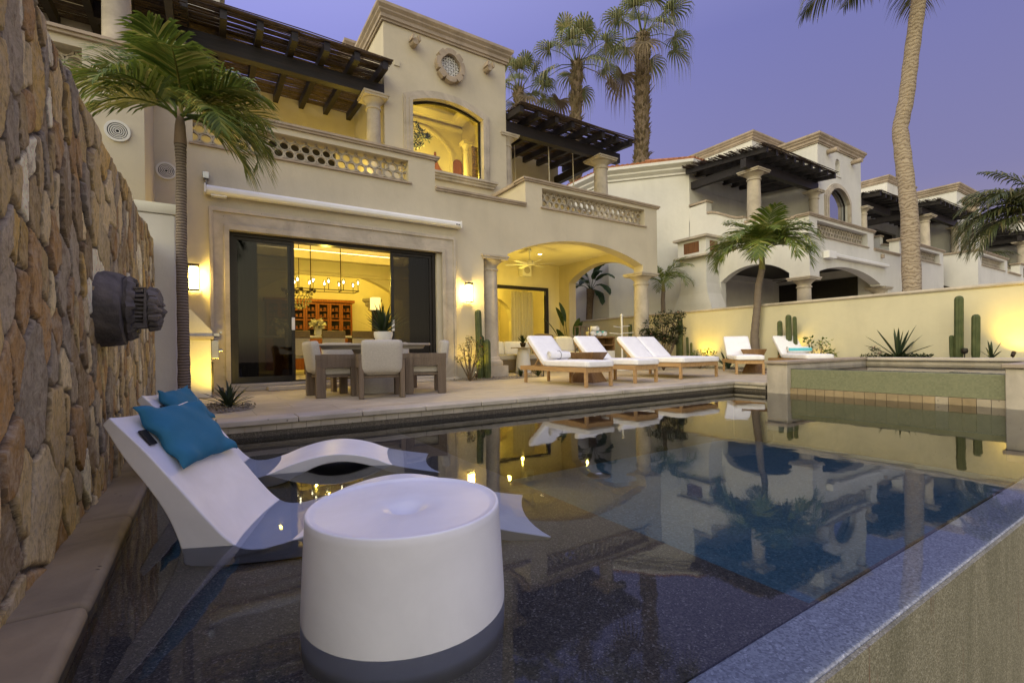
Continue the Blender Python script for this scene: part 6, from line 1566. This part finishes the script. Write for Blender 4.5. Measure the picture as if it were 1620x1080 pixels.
b = MB(); b.sweep([(0, 0), (0, .1), (-.06, .1), (-.06, .05), (-.12, 0)], [(6.9, 12.9, 8.25), (4.7, 12.9, 8.25), (4.7, 14.2, 8.25), (6.9, 14.2, 8.25), (6.9, 12.9, 8.25)]); b.box((4.231, 12.51, 8.9), (7.389, 14.59, 8.95)); b.sweep([(0, 0), (.05, 0), (.10, .08), (.10, .12), (0, .12)], [(4.231, 14.599, 8.12), (7.389, 14.599, 8.12)]); b.build('tower_moulding', 'stucco_in', V1)
b = MB(); b.panel([(6.35, 4.6), (6.95, 4.6), (6.95, 6.55)]+[(6.95-.55*math.sin(k*PI/16)*1.0, 6.55+.72*(1-math.cos(k*PI/16))) for k in range(1, 9)]+[(6.35, 7.27)], [], 14.53, 14.58); b.build('open_door', 'cab_wood', V1)
b = MB(); b.panel([(7.02, 4.6), (7.37, 4.6)]+arc(7.02, 7.37, 6.95, 7.18, 8)[::-1], [], 14.53, 14.58); b.build('panelled_door', 'cab_wood', V1)
column('indoor_column', 7.12, 13.75, 4.6, 7.45, .10, V1, 'stucco_in')
b = MB(); rd = random.Random(6); b.box((7.03, 13.17, 5.2), (7.38, 13.19, 7.1))
for k in range(120):
    x, z, r = rd.uniform(7.06, 7.35), rd.uniform(5.3, 7.05), rd.uniform(.03, .06); b.tube([(x, 13.165, z), (x, 13.14, z)], [r, r*.4], 7)
b.build('ornament_panel', M['brass'], V1, smooth=True)
tr1 = thing('indoor_tree', 'leafy indoor tree at the left of the tower window', 'plant', (4.75, 13.0, 4.6))
b = MB(); rd = random.Random(4)
for c in ((5.0, 13.0, 7.1, .28), (5.05, 12.95, 6.75, .26), (5.28, 13.05, 7.0, .16), (4.95, 13.0, 6.5, .22), (5.45, 13.0, 6.95, .09), (5.2, 13.0, 6.7, .14)): leaf_clump(b, c[:3], c[3], 70, .12, rd)
b.build('foliage', 'leaf_big', tr1, fix=False); b = MB(); b.tube([(4.95, 13.0, 4.6), (4.98, 13.0, 6.8)], [.03, .015], 6); b.build('stem', 'bark', tr1)
for (x, y, z, pw) in ((5.4, 13.5, 6.4, 44), (6.4, 13.3, 6.2, 36), (5.8, 13.6, 8.7, 9)): lamp('tower_room_light', (x, y, z), pw, radius=.03, parent=V1)
b = MB(); b.lathe([(.04, 0), (.05, .05), (.03, .08)], (5.15, 14.4, 7.28), 12); b.build('pendant_bulb', 'bulb', V1)
# unseen lights added for the terrace glow; glowing panels behind the balustrades
for (x, y, z, pw) in ((3.0, 11.9, 4.9, 30), (1.2, 13.5, 5.4, 40), (3.4, 14.2, 5.6, 35), (8.4, 12.9, 4.9, 12), (9.3, 14.4, 5.4, 22)):
    lamp('terrace_fill', (x, y, z), pw, radius=.03, parent=V1)
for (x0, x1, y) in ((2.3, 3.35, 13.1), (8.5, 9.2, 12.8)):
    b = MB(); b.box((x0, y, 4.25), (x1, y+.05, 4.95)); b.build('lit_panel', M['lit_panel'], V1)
